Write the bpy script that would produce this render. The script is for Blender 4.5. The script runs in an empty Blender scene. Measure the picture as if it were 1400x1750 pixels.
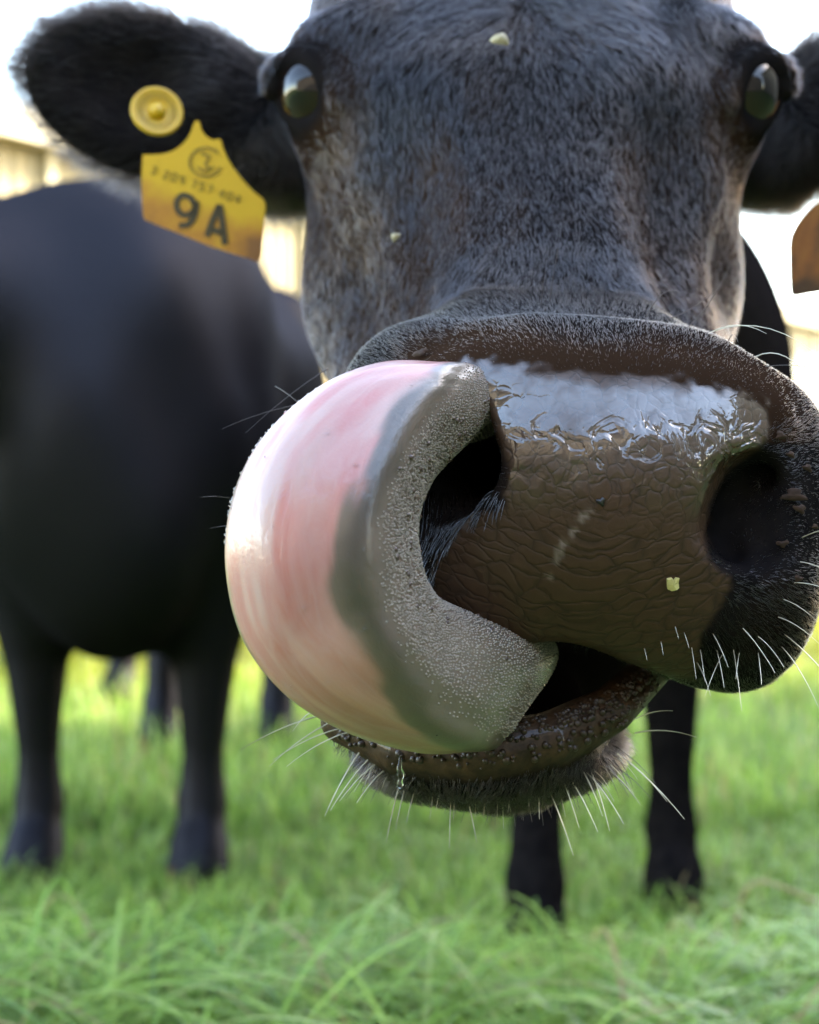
import bpy, math
import numpy as np
from mathutils import Vector

R = math.radians
rng = np.random.default_rng(7)
scene = bpy.context.scene
col = scene.collection

# ------------------------------------------------------------------ camera
H, F, HOR = 0.68, 2600.0, 800.0              # camera height, focal length in photo pixels, horizon row
cam_d = bpy.data.cameras.new('camera')
cam = bpy.data.objects.new('camera', cam_d)
col.objects.link(cam)
cam.location = (0, 0, H)
cam.rotation_euler = (R(90), 0, 0)
cam_d.sensor_fit = 'HORIZONTAL'
cam_d.sensor_width = 36.0
cam_d.lens = 36.0 * F / 1400.0
cam_d.shift_y = -(875.0 - HOR) / 1400.0
cam_d.clip_start = 0.02
cam_d.clip_end = 3000
cam_d.dof.use_dof = True
cam_d.dof.focus_distance = 0.632
cam_d.dof.aperture_fstop = 9.5
scene.camera = cam

# ------------------------------------------------------------------ sky, sun, exposure
SUN_EL, SUN_AZ = R(31), math.atan2(0.34, 1.0)     # direction towards the sun, measured from +X to +Y
world = bpy.data.worlds.new('World')
scene.world = world
world.use_nodes = True
wn = world.node_tree.nodes
wl = world.node_tree.links
sky = wn.new('ShaderNodeTexSky')
sky.sky_type = 'NISHITA'
sky.sun_disc = False
sky.sun_elevation = SUN_EL
sky.sun_rotation = R(90) - SUN_AZ
sky.air_density = 1.0
sky.dust_density = 1.0
sky.ozone_density = 1.0
wn['Background'].inputs['Strength'].default_value = 0.15
wl.new(sky.outputs[0], wn['Background'].inputs['Color'])
sun_d = bpy.data.lights.new('sun', 'SUN')
sun_d.energy = 2.0
sun_d.angle = R(0.5)
sun_d.color = (1.0, 0.95, 0.86)
sun = bpy.data.objects.new('sun', sun_d)
col.objects.link(sun)
to_sun = Vector((math.cos(SUN_EL) * math.cos(SUN_AZ), math.cos(SUN_EL) * math.sin(SUN_AZ), math.sin(SUN_EL)))
sun.rotation_euler = (-to_sun).to_track_quat('-Z', 'Y').to_euler()
vs = scene.view_settings
vs.view_transform = 'Standard'
vs.look = 'None'
vs.exposure = 4.0
vs.gamma = 1.0
vs.use_curve_mapping = False
vs.use_white_balance = True          # the phone balanced for open shade
vs.white_balance_temperature = 7700
vs.white_balance_tint = 10
scene.render.engine = 'CYCLES'
scene.cycles.use_denoising = True
scene.cycles.max_bounces = 8
scene.cycles.sample_clamp_indirect = 6.0
try:
    scene.cycles_curves.shape = 'RIBBONS'
    scene.cycles_curves.subdivisions = 2
except Exception:
    pass

# ------------------------------------------------------------------ small helpers
def P(px, py, d):
    """photo pixel + distance -> point"""
    return np.array([(px - 700.0) / F * d, d, H + (HOR - py) / F * d])

def proj(v):
    return np.stack([700 + v[:, 0] / v[:, 1] * F, HOR - (v[:, 2] - H) / v[:, 1] * F], 1)

def tag(o, label=None, cat=None, group=None, kind=None):
    if label: o['label'] = label
    if cat: o['category'] = cat
    if group: o['group'] = group
    if kind: o['kind'] = kind
    return o

def empty(name, loc=(0, 0, 0)):
    o = bpy.data.objects.new(name, None)
    o.empty_display_size = 0.05
    o.location = loc
    col.objects.link(o)
    return o

def link(o, parent=None):
    col.objects.link(o)
    if parent is not None:
        o.parent = parent
        base = Vector((0, 0, 0))
        q = parent
        while q is not None:
            base += q.location
            q = q.parent
        o.location = -base          # geometry is written in world coordinates
    return o

def mesh_np(name, v, faces, mat, parent=None, smooth=True, attrs=None):
    """faces: list of int arrays (n,3) / (n,4)"""
    me = bpy.data.meshes.new(name)
    v = np.ascontiguousarray(v, dtype=np.float32)
    if not isinstance(faces, (list, tuple)): faces = [faces]
    faces = [np.asarray(f, dtype=np.int32) for f in faces if len(f)]
    nl = sum(f.size for f in faces)
    npoly = sum(len(f) for f in faces)
    me.vertices.add(len(v)); me.loops.add(nl); me.polygons.add(npoly)
    me.vertices.foreach_set('co', v.ravel())
    me.loops.foreach_set('vertex_index', np.concatenate([f.ravel() for f in faces]))
    tot = np.concatenate([np.full(len(f), f.shape[1], np.int32) for f in faces])
    me.polygons.foreach_set('loop_start', np.concatenate([[0], np.cumsum(tot)[:-1]]).astype(np.int32))
    me.polygons.foreach_set('use_smooth', np.full(npoly, smooth))
    me.update(calc_edges=True)
    for k, a in (attrs or {}).items():
        a = np.ascontiguousarray(a, np.float32)
        if a.ndim == 1:
            t = me.attributes.new(k, 'FLOAT', 'POINT'); t.data.foreach_set('value', a)
        else:
            t = me.attributes.new(k, 'FLOAT_VECTOR', 'POINT'); t.data.foreach_set('vector', a.ravel())
    me.materials.append(mat)
    o = bpy.data.objects.new(name, me)
    return link(o, parent)

class Bag:
    """collects simple pieces that become one mesh"""
    def __init__(self): self.v, self.q, self.t, self.n = [], [], [], 0
    def add(self, v, q=None, t=None):
        v = np.asarray(v, float)
        if q is not None and len(q): self.q.append(np.asarray(q) + self.n)
        if t is not None and len(t): self.t.append(np.asarray(t) + self.n)
        self.v.append(v); self.n += len(v)
    def box(self, c, h):
        c = np.asarray(c, float); h = np.asarray(h, float)
        s = np.array([[-1,-1,-1],[1,-1,-1],[1,1,-1],[-1,1,-1],[-1,-1,1],[1,-1,1],[1,1,1],[-1,1,1]], float)
        self.add(c + s * h, [[0,3,2,1],[4,5,6,7],[0,1,5,4],[1,2,6,5],[2,3,7,6],[3,0,4,7]])
    def tube(self, pts, rad, k=5):
        pts = np.asarray(pts, float); n = len(pts)
        rad = np.broadcast_to(np.asarray(rad, float), (n,))
        tg = np.gradient(pts, axis=0); tg /= np.linalg.norm(tg, axis=1, keepdims=True) + 1e-12
        up = np.array([0.31, 0.52, 0.79])
        a = np.cross(tg, up); a /= np.linalg.norm(a, axis=1, keepdims=True) + 1e-12
        b = np.cross(tg, a)
        th = np.linspace(0, 2 * np.pi, k, endpoint=False)
        ring = pts[:, None] + rad[:, None, None] * (np.cos(th)[None, :, None] * a[:, None] + np.sin(th)[None, :, None] * b[:, None])
        i, j = np.meshgrid(np.arange(n - 1), np.arange(k), indexing='ij')
        j2 = (j + 1) % k
        q = np.stack([i * k + j, i * k + j2, (i + 1) * k + j2, (i + 1) * k + j], -1).reshape(-1, 4)
        self.add(ring.reshape(-1, 3), q)
    def build(self, name, mat, parent=None, smooth=True):
        f = []
        if self.q: f.append(np.concatenate(self.q))
        if self.t: f.append(np.concatenate(self.t))
        return mesh_np(name, np.concatenate(self.v), f, mat, parent, smooth)

def smoothstep(a, b, x):
    t = np.clip((x - a) / (b - a), 0, 1)
    return t * t * (3 - 2 * t)

def vnoise(p, scale, seed=0):
    """cheap smooth value noise on points"""
    q = np.asarray(p, float) * scale
    i = np.floor(q).astype(np.int64); f = q - i
    f = f * f * (3 - 2 * f)
    def h(a, b, c):
        n = (a * 374761393 + b * 668265263 + c * 2147483647 + seed * 974634777) & 0x7fffffff
        n = ((n ^ (n >> 13)) * 1274126177) & 0x7fffffff
        return ((n ^ (n >> 16)) & 0xffff) / 65535.0
    out = 0
    for a in (0, 1):
        for b in (0, 1):
            for c in (0, 1):
                w = (f[:, 0] if a else 1 - f[:, 0]) * (f[:, 1] if b else 1 - f[:, 1]) * (f[:, 2] if c else 1 - f[:, 2])
                out = out + w * h(i[:, 0] + a, i[:, 1] + b, i[:, 2] + c)
    return out

def poly_sd(q, poly):
    """signed distance in pixels, positive inside"""
    poly = np.asarray(poly, float); n = len(poly)
    d = np.full(len(q), 1e9); ins = np.zeros(len(q), bool)
    for k in range(n):
        a, b = poly[k], poly[(k + 1) % n]
        ab = b - a; w = q - a
        t = np.clip((w @ ab) / (ab @ ab), 0, 1)
        d = np.minimum(d, np.linalg.norm(w - t[:, None] * ab, axis=1))
        c = ((a[1] > q[:, 1]) != (b[1] > q[:, 1]))
        with np.errstate(divide='ignore', invalid='ignore'):
            xi = (b[0] - a[0]) * (q[:, 1] - a[1]) / (b[1] - a[1]) + a[0]
        ins ^= c & (q[:, 0] < xi)
    return np.where(ins, d, -d)

def spline(pts, n):
    """Catmull-Rom through the rows of pts"""
    pts = np.asarray(pts, float)
    p = np.vstack([2 * pts[0] - pts[1], pts, 2 * pts[-1] - pts[-2]])
    t = np.linspace(0, len(pts) - 1 - 1e-6, n)
    i = t.astype(int); f = (t - i)[:, None]
    a, b, c, d = p[i], p[i + 1], p[i + 2], p[i + 3]
    return 0.5 * (2 * b + (c - a) * f + (2 * a - 5 * b + 4 * c - d) * f ** 2 + (3 * b - a - 3 * c + d) * f ** 3)

# ------------------------------------------------------------------ implicit surfaces
def rotm(rx=0, ry=0, rz=0):
    cx, sx, cy, sy, cz, sz = math.cos(R(rx)), math.sin(R(rx)), math.cos(R(ry)), math.sin(R(ry)), math.cos(R(rz)), math.sin(R(rz))
    X = np.array([[1,0,0],[0,cx,-sx],[0,sx,cx]]); Y = np.array([[cy,0,sy],[0,1,0],[-sy,0,cy]]); Z = np.array([[cz,-sz,0],[sz,cz,0],[0,0,1]])
    return Z @ Y @ X

def ell(p, c, r, rot=None):
    q = p - np.asarray(c, p.dtype)
    if rot is not None: q = q @ rot.astype(p.dtype)
    r = np.asarray(r, p.dtype)
    a = q / r
    k0 = np.sqrt((a * a).sum(1)) + 1e-9
    b = a / r
    k1 = np.sqrt((b * b).sum(1)) + 1e-9
    return k0 * (k0 - 1) / k1

def rbox(p, c, h, r, rot=None):
    q = p - np.asarray(c, p.dtype)
    if rot is not None: q = q @ rot.astype(p.dtype)
    q = np.abs(q) - (np.asarray(h, p.dtype) - r)
    return np.sqrt((np.maximum(q, 0) ** 2).sum(1)) + np.minimum(q.max(1), 0) - r

def cone(p, a, b, ra, rb):
    """capsule whose radius runs from ra to rb"""
    a = np.asarray(a, p.dtype); b = np.asarray(b, p.dtype)
    ab = b - a; w = p - a
    t = np.clip((w @ ab) / (ab @ ab), 0, 1)
    return np.sqrt(((w - t[:, None] * ab) ** 2).sum(1)) - (ra + (rb - ra) * t)

def chain(p, pts, rad):
    d = None
    for i in range(len(pts) - 1):
        e = cone(p, pts[i], pts[i + 1], rad[i], rad[i + 1])
        d = e if d is None else np.minimum(d, e)
    return d

def su(a, b, k):
    h = np.maximum(k - np.abs(a - b), 0) / k
    return np.minimum(a, b) - h * h * k * 0.25

def ss(a, b, k):
    """a minus b, smooth"""
    h = np.maximum(k - np.abs(a + b), 0) / k
    return np.maximum(a, -b) + h * h * k * 0.25

def mesh_sdf(fn, lo, hi, h, coarse=4):
    """surface nets, evaluated finely only near the surface"""
    lo = np.asarray(lo, float); hi = np.asarray(hi, float)
    n = (np.ceil((hi - lo) / (h * coarse)).astype(int)) * coarse + 1
    nc = (n - 1) // coarse + 1
    ax = [lo[k] + np.arange(nc[k]) * h * coarse for k in range(3)]
    g = np.stack(np.meshgrid(*ax, indexing='ij'), -1).reshape(-1, 3).astype(np.float32)
    fc = np.concatenate([fn(c) for c in np.array_split(g, max(1, len(g) // 400000))]).reshape(nc)
    up = fc
    for k in range(3): up = np.repeat(up, coarse, axis=k)
    up = up[coarse // 2: coarse // 2 + n[0], coarse // 2: coarse // 2 + n[1], coarse // 2: coarse // 2 + n[2]]
    up = np.ascontiguousarray(up)
    m = np.abs(up) < h * coarse * 2.0
    idx = np.argwhere(m)
    pts = (lo + idx * h).astype(np.float32)
    up[m] = np.concatenate([fn(c) for c in np.array_split(pts, max(1, len(pts) // 400000))])
    f = up
    s = f < 0
    c8 = [s[a:n[0]-1+a, b:n[1]-1+b, c:n[2]-1+c] for a in (0,1) for b in (0,1) for c in (0,1)]
    tot = sum(x.astype(np.int8) for x in c8)
    act = (tot > 0) & (tot < 8)
    cells = np.argwhere(act)
    vid = np.full(act.shape, -1, np.int32)
    vid[act] = np.arange(len(cells))
    acc = np.zeros((len(cells), 3)); cnt = np.zeros(len(cells))
    cor = [(a, b, c) for a in (0,1) for b in (0,1) for c in (0,1)]
    for i in range(8):
        for j in range(i + 1, 8):
            if sum(abs(cor[i][k] - cor[j][k]) for k in range(3)) != 1: continue
            A = cells + cor[i]; B = cells + cor[j]
            fa = f[A[:,0], A[:,1], A[:,2]]; fb = f[B[:,0], B[:,1], B[:,2]]
            x = (fa < 0) != (fb < 0)
            t = np.where(x, fa / np.where(x, fa - fb, 1), 0)
            acc += np.where(x[:, None], A + t[:, None] * (B - A), 0); cnt += x
    v = lo + h * acc / cnt[:, None]
    quads = []
    for k in range(3):
        sl0 = [slice(None)] * 3; sl1 = [slice(None)] * 3
        sl0[k] = slice(0, -1); sl1[k] = slice(1, None)
        e = np.argwhere(s[tuple(sl0)] != s[tuple(sl1)])
        a, b = (k + 1) % 3, (k + 2) % 3
        ok = (e[:, a] > 0) & (e[:, b] > 0) & (e[:, a] < n[a] - 1) & (e[:, b] < n[b] - 1)
        e = e[ok]
        ea = np.zeros(3, int); ea[a] = 1
        eb = np.zeros(3, int); eb[b] = 1
        c = [e - ea - eb, e - eb, e, e - ea]
        q = np.stack([vid[x[:,0], x[:,1], x[:,2]] for x in c], 1)
        flip = ~s[e[:,0], e[:,1], e[:,2]]
        q[flip] = q[flip][:, ::-1]
        quads.append(q)
    return v, np.concatenate(quads)

def normals(v, q):
    n = np.zeros_like(v)
    fn = np.cross(v[q[:, 2]] - v[q[:, 0]], v[q[:, 3]] - v[q[:, 1]])
    for k in range(4): np.add.at(n, q[:, k], fn)
    return n / (np.linalg.norm(n, axis=1, keepdims=True) + 1e-12)

# ------------------------------------------------------------------ materials
def new_mat(name):
    m = bpy.data.materials.new(name); m.use_nodes = True
    return m, m.node_tree.nodes, m.node_tree.links, m.node_tree.nodes['Principled BSDF']

def nd(n, t, **kw):
    x = n.new(t)
    for k, v in kw.items(): setattr(x, k, v)
    return x

def ramp(n, l, src, stops):
    r = n.new('ShaderNodeValToRGB')
    e = r.color_ramp.elements
    while len(e) < len(stops): e.new(0.5)
    for x, (p, c) in zip(e, stops):
        x.position = p; x.color = (*c, 1) if len(c) == 3 else c
    l.new(src, r.inputs[0])
    return r.outputs[0]

def attr(n, name):
    a = n.new('ShaderNodeAttribute'); a.attribute_name = name
    return a

def mixc(n, l, f, a, b, mode='MIX'):
    m = n.new('ShaderNodeMix'); m.data_type = 'RGBA'; m.blend_type = mode
    for s, x in ((m.inputs[0], f), (m.inputs[6], a), (m.inputs[7], b)):
        if isinstance(x, (int, float)): s.default_value = x
        elif isinstance(x, tuple): s.default_value = (*x, 1)
        else: l.new(x, s)
    return m.outputs[2]

def math_n(n, l, op, a, b=None):
    m = n.new('ShaderNodeMath'); m.operation = op
    for s, x in zip(m.inputs, (a, b)):
        if x is None: continue
        if isinstance(x, (int, float)): s.default_value = x
        else: l.new(x, s)
    return m.outputs[0]

def noise(n, l, vec, scale, detail=3, rough=0.5, dist=0.0):
    t = n.new('ShaderNodeTexNoise')
    t.inputs['Scale'].default_value = scale; t.inputs['Detail'].default_value = detail
    t.inputs['Roughness'].default_value = rough; t.inputs['Distortion'].default_value = dist
    if vec is not None: l.new(vec, t.inputs['Vector'])
    return t

def bump(n, l, height, strength, dist, prev=None):
    b = n.new('ShaderNodeBump')
    b.inputs['Strength'].default_value = strength; b.inputs['Distance'].default_value = dist
    l.new(height, b.inputs['Height'])
    if prev is not None: l.new(prev, b.inputs['Normal'])
    return b.outputs[0]

def simple(name, c, rough=0.6, spec=0.5, var=0.25, scale=30, bumpd=0.0):
    m, n, l, b = new_mat(name)
    g = nd(n, 'ShaderNodeNewGeometry')
    t = noise(n, l, g.outputs['Position'], scale, 4)
    lo = tuple(x * (1 - var) for x in c); hi = tuple(min(1, x * (1 + var)) for x in c)
    l.new(ramp(n, l, t.outputs[0], [(0.3, lo), (0.7, hi)]), b.inputs['Base Color'])
    b.inputs['Roughness'].default_value = rough
    b.inputs['Specular IOR Level'].default_value = spec
    if bumpd: l.new(bump(n, l, t.outputs[0], 0.5, bumpd), b.inputs['Normal'])
    return m

M = {}
# ------------------------------------------------------------------ the licking cow: materials
def hide_material():
    m, n, l, b = new_mat('cow_hide')
    g = nd(n, 'ShaderNodeNewGeometry')
    pos = g.outputs['Position']
    bare = attr(n, 'bare').outputs['Fac']
    lip = attr(n, 'lip').outputs['Fac']
    brown = attr(n, 'brown').outputs['Fac']
    pc = attr(n, 'padc').outputs['Vector']
    # coat skin
    t = noise(n, l, pos, 60, 4)
    coat_c = ramp(n, l, t.outputs[0], [(0.3, (0.005, 0.0045, 0.005)), (0.75, (0.012, 0.010, 0.010))])
    coat_c = mixc(n, l, brown, coat_c, (0.019, 0.0105, 0.0068))
    # nose leather: cells above, slanted ridges below
    sep = nd(n, 'ShaderNodeSeparateXYZ'); l.new(pc, sep.inputs[0])
    xo = math_n(n, l, 'ADD', sep.outputs[0], 0.008)
    ax = math_n(n, l, 'SQRT', math_n(n, l, 'ADD', math_n(n, l, 'MULTIPLY', xo, xo), 0.00018))
    wob = noise(n, l, pc, 55, 3)
    ca, sa = math.cos(R(28)), math.sin(R(28))
    v = math_n(n, l, 'SUBTRACT', math_n(n, l, 'MULTIPLY', sep.outputs[2], ca), math_n(n, l, 'MULTIPLY', ax, sa))
    u = math_n(n, l, 'ADD', math_n(n, l, 'MULTIPLY', ax, ca), math_n(n, l, 'MULTIPLY', sep.outputs[2], sa))
    wob3 = noise(n, l, pc, 110, 2)
    wv = math_n(n, l, 'ADD', math_n(n, l, 'MULTIPLY', math_n(n, l, 'SUBTRACT', wob.outputs[0], 0.5), 0.007), math_n(n, l, 'MULTIPLY', math_n(n, l, 'SUBTRACT', wob3.outputs[0], 0.5), 0.0025))
    c1 = nd(n, 'ShaderNodeCombineXYZ')
    l.new(math_n(n, l, 'MULTIPLY', math_n(n, l, 'ADD', u, wv), 0.42), c1.inputs[0])
    l.new(math_n(n, l, 'ADD', v, wv), c1.inputs[2])
    def cells(vec, scale):
        vo = nd(n, 'ShaderNodeTexVoronoi', feature='DISTANCE_TO_EDGE')
        vo.inputs['Scale'].default_value = scale
        l.new(vec, vo.inputs['Vector'])
        return ramp(n, l, vo.outputs['Distance'], [(0.0, (0, 0, 0)), (0.06, (0.42,) * 3), (0.15, (0.86,) * 3), (0.32, (1, 1, 1))])
    ridges = cells(c1.outputs[0], 215)
    wob2 = mixc(n, l, 0.006, pc, noise(n, l, pc, 120, 2).outputs['Color'], 'ADD')
    rounds = cells(wob2, 175)
    low = ramp(n, l, math_n(n, l, 'ADD', math_n(n, l, 'MULTIPLY', sep.outputs[2], 20), 0.62), [(0.35, (0, 0, 0)), (0.8, (1, 1, 1))])
    hgt = mixc(n, l, low, ridges, rounds)
    spots = noise(n, l, pos, 180, 4, 0.6)
    big = noise(n, l, pos, 28, 3)
    gro = ramp(n, l, hgt, [(0.0, (0, 0, 0)), (0.7, (1, 1, 1))])
    leather = mixc(n, l, gro, (0.021, 0.0098, 0.0050), (0.044, 0.0205, 0.0104))
    leather = mixc(n, l, ramp(n, l, spots.outputs[0], [(0.45, (0, 0, 0)), (0.8, (0.6,) * 3)]), leather, (0.064, 0.033, 0.018))
    leather = mixc(n, l, ramp(n, l, big.outputs[0], [(0.4, (0, 0, 0)), (0.75, (0.5,) * 3)]), leather, (0.040, 0.020, 0.009))
    # a pale scar across the leather
    scar = attr(n, 'scar').outputs['Fac']
    leather = mixc(n, l, scar, leather, (0.13, 0.095, 0.075))
    lipc = mixc(n, l, ramp(n, l, spots.outputs[0], [(0.35, (0, 0, 0)), (0.7, (1, 1, 1))]), (0.018, 0.009, 0.0045), (0.050, 0.026, 0.012))
    c = mixc(n, l, bare, coat_c, leather)
    c = mixc(n, l, lip, c, lipc)
    mouth = attr(n, 'mouth').outputs['Fac']
    c = mixc(n, l, mouth, c, (0.006, 0.004, 0.004))  # shade inside the mouth gap painted near black
    l.new(c, b.inputs['Base Color'])
    wet = attr(n, 'wet').outputs['Fac']
    l.new(math_n(n, l, 'SUBTRACT', 0.62, math_n(n, l, 'MULTIPLY', wet, 0.34)), b.inputs['Roughness'])
    l.new(math_n(n, l, 'ADD', math_n(n, l, 'MULTIPLY', bare, 0.20), math_n(n, l, 'MULTIPLY', lip, 0.10)), b.inputs['Specular IOR Level'])
    wetn = noise(n, l, pos, 120, 3, 0.55, 0.8)
    l.new(math_n(n, l, 'MULTIPLY', wet, ramp(n, l, wetn.outputs[0], [(0.25, (0.55,) * 3), (0.55, (1, 1, 1))])), b.inputs['Coat Weight'])
    b.inputs['Coat Roughness'].default_value = 0.05
    b.inputs['Coat IOR'].default_value = 1.85
    hb = math_n(n, l, 'MULTIPLY', hgt, bare)
    nb = bump(n, l, math_n(n, l, 'MULTIPLY', hb, math_n(n, l, 'SUBTRACT', 1.0, math_n(n, l, 'MULTIPLY', wet, 0.6))), 0.42, 0.0009)
    nb = bump(n, l, math_n(n, l, 'MULTIPLY', spots.outputs[0], math_n(n, l, 'ADD', math_n(n, l, 'ADD', bare, brown), math_n(n, l, 'MULTIPLY', lip, 5.0))), 0.28, 0.0007, nb)
    l.new(nb, b.inputs['Normal'])
    # film of water lies smoother than the leather, with beads and runs
    film = noise(n, l, pos, 75, 2, 0.5, 1.4)
    beads = ramp(n, l, film.outputs[0], [(0.42, (0, 0, 0)), (0.50, (0.8,) * 3), (0.62, (1, 1, 1))])
    bead = attr(n, 'bead').outputs['Fac']
    fb = bump(n, l, hb, 0.06, 0.0009)
    fb = bump(n, l, math_n(n, l, 'MULTIPLY', beads, bead), 0.9, 0.0014, fb)
    l.new(fb, b.inputs['Coat Normal'])
    return m
M['hide'] = hide_material()

def hair_material(name, c, c2, rough=0.25, ior=1.55):
    m, n, l, b = new_mat(name)
    n.remove(b)
    h = nd(n, 'ShaderNodeBsdfHairPrincipled')
    try: h.model = 'CHIANG'
    except Exception: pass
    h.parametrization = 'COLOR'
    info = nd(n, 'ShaderNodeHairInfo')
    l.new(mixc(n, l, info.outputs['Random'], c, c2), h.inputs['Color'])
    h.inputs['Roughness'].default_value = rough
    h.inputs['IOR'].default_value = ior
    h.inputs['Radial Roughness'].default_value = 0.45
    h.inputs['Coat'].default_value = 0.0 if 'Coat' in h.inputs else 0
    l.new(h.outputs[0], n['Material Output'].inputs['Surface'])
    return m
M['fur'] = hair_material('black_fur', (0.007, 0.007, 0.009), (0.019, 0.018, 0.020), 0.24, 1.46)
M['muzzle_fur'] = hair_material('muzzle_fur', (0.004, 0.0032, 0.003), (0.013, 0.009, 0.007), 0.3, 1.33)
M['brown_fur'] = hair_material('brown_fur', (0.014, 0.008, 0.006), (0.045, 0.025, 0.015), 0.3, 1.35)

# ------------------------------------------------------------------ the licking cow: head as an implicit surface
XC = 0.082
MROT = rotm(4, 5, 0)
MZ = np.array([XC, 0.703, 0.669])
LIP = [P(585, 1232, .69), P(690, 1280, .668), P(820, 1285, .657), P(940, 1262, .660), P(1045, 1212, .675), P(1108, 1150, .700)]
LIPR = [.010, .011, .0115, .0115, .0105, .009]
EYE_L, EYE_R, ER = P(553, 160, .893), P(1257, 160, .893), 0.0255

def lid(p, e, s):
    """both eyelids round the eyeball centre e; s = -1 on the left of the picture"""
    d = None
    f = np.array([s * 0.58, -0.81, 0.0]); r_ = np.array([s * 0.81, 0.58, 0.0]); u = np.array([0, 0, 1.0])
    for a0, a1, rad in ((-8, 188, .0090), (172, 368, .0058)):
        pts = []
        for a in np.linspace(a0, a1, 9):
            c, z = math.cos(R(a)), math.sin(R(a))
            o = 0.0245 * c * (r_ + .28 * u) + (0.0165 if z > 0 else 0.0215) * z * (1 - .25 * c * c) * u
            pts.append(e + o + f * (0.0150 if a0 < 0 else 0.0115))
        e1 = chain(p, pts, [rad] * len(pts))
        d = e1 if d is None else np.minimum(d, e1)
    return d

def head_sdf(p):
    p = p.astype(np.float32)
    # bridge and forehead
    d = rbox(p, (.071, .838, .806), (.061, .050, .150), .026, rotm(-42.8))
    d = su(d, rbox(p, (.066, .93, .905), (.112, .065, .10), .055, rotm(-40)), .05)
    d = su(d, ell(p, (.068, 1.02, .90), (.115, .13, .15)), .05)
    d = su(d, rbox(p, (.075, 1.02, .985), (.134, .075, .13), .06, rotm(-14)), .05)
    # facial crest, cheeks and jaws
    for s, c1, c2, c3 in ((-1, P(648, 380, .955), P(665, 520, .92), P(745, 720, .84)), (1, P(1135, 370, .955), P(1105, 520, .92), P(1100, 700, .82))):
        d = su(d, ell(p, c1, (.043, .085, .115)), .028)
        d = su(d, cone(p, c2, c3, .043, .05), .04)
        d = su(d, cone(p, P(700 if s < 0 else 1150, 330, .86), P(760 if s < 0 else 1120, 560, .80), .018, .014), .04)
    # hollows between eye and bridge
    d = ss(d, ell(p, P(640, 300, .775), (.030, .040, .075), rotm(-35, 0, 0)), .04)
    d = ss(d, ell(p, P(1185, 300, .775), (.030, .040, .075), rotm(-35, 0, 0)), .04)
    # orbits
    for s, e in ((-1, EYE_L), (1, EYE_R)):
        d = su(d, ell(p, e + np.array([-s * .012, .012, .002]), (.036, .036, .040)), .03)
        d = su(d, cone(p, e + np.array([-s * .030, -.004, .034]), e + np.array([s * .004, .012, .030]), .015, .012), .02)
    # muzzle
    m = rbox(p, MZ, (.094, .086, .079), .066, MROT)
    m = su(m, ell(p, (XC, .703, .672), (.078, .092, .066)), .02)
    m = su(m, ell(p, P(1262, 985, .690), (.032, .052, .050)), .03)
    m = su(m, ell(p, P(1310, 800, .705), (.024, .046, .036)), .03)
    m = su(m, ell(p, P(775, 940, .690), (.030, .052, .050)), .03)
    m = su(m, ell(p, P(712, 700, .715), (.036, .050, .040)), .03)
    m = su(m, chain(p, [P(758, 662, .650), P(800, 655, .645), P(1030, 672, .641), P(1230, 702, .642), P(1293, 722, .646)],
                    [.011, .0145, .017, .0150, .0115]), .012)
    # nostrils
    nr = rbox(p, P(1330, 884, .610), (.0290, .027, .0250), .016, rotm(0, 18, 0) @ rotm(0, 0, -28))
    nr = su(nr, chain(p, [P(1330, 788, .652), P(1292, 820, .643), P(1254, 862, .640), P(1240, 906, .639), P(1250, 944, .641)], [.0035, .0065, .0085, .0080, .004]), .008)
    nl = chain(p, [P(778, 690, .655), P(806, 735, .636), P(803, 795, .632), P(788, 822, .634)], [.009, .013, .0160, .0130])
    nl = su(nl, ell(p, P(728, 795, .618), (.020, .028, .036)), .010)
    nl = su(nl, cone(p, P(808, 790, .640), P(885, 780, .73), .016, .012), .010)
    m = ss(m, nr, .0045)
    m = ss(m, nl, .007)
    d = su(d, m, .022)
    d = su(d, ell(p, (.074, .865, .665), (.078, .085, .10)), .03)
    # mouth slit
    d = ss(d, ell(p, P(850, 1142, .695), (.080, .085, .0195), rotm(0, 7, 0)), .008)
    d = ss(d, ell(p, P(985, 1150, .66), (.024, .05, .0125), rotm(0, 22, 0)), .006)
    d = su(d, ell(p, (.085, .825, .615), (.072, .055, .062)), .02)
    # lower jaw
    j = ell(p, P(838, 1280, .728), (.062, .070, .021), rotm(0, -3, 0))
    j = su(j, cone(p, P(860, 1265, .76), (.07, .97, .70), .026, .06), .04)
    j = su(j, chain(p, LIP, LIPR), .018)
    d = su(d, j, .006)
    # eyes
    for s, e in ((-1, EYE_L), (1, EYE_R)):
        d = ss(d, ell(p, e, (ER * 1.01,) * 3), .004)
        d = su(d, lid(p, e, s), .007)
    return d

def ear_sdf(s):
    c = P(268, 165, 1.0) if s < 0 else P(1532, 165, 1.0)
    base = P(490, 240, 1.02) if s < 0 else P(1310, 240, 1.02)
    rot = rotm(0, 13 if s < 0 else -13, 0) @ rotm(0, 0, -8 * s)
    def f(p):
        p = p.astype(np.float32)
        d = ell(p, c, (.086, .016, .054), rot)
        d = ss(d, ell(p, c + np.array([s * -.006, -.030, 0]), (.072, .030, .042), rot), .010)
        d = su(d, cone(p, c + np.array([-s * .045, .004, -.006]), base, .030, .040), .03)
        if s < 0:
            d = ss(d, ell(p, P(322, 26, 1.0), (.008, .03, .006)), .004)
        return d
    return f

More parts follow.
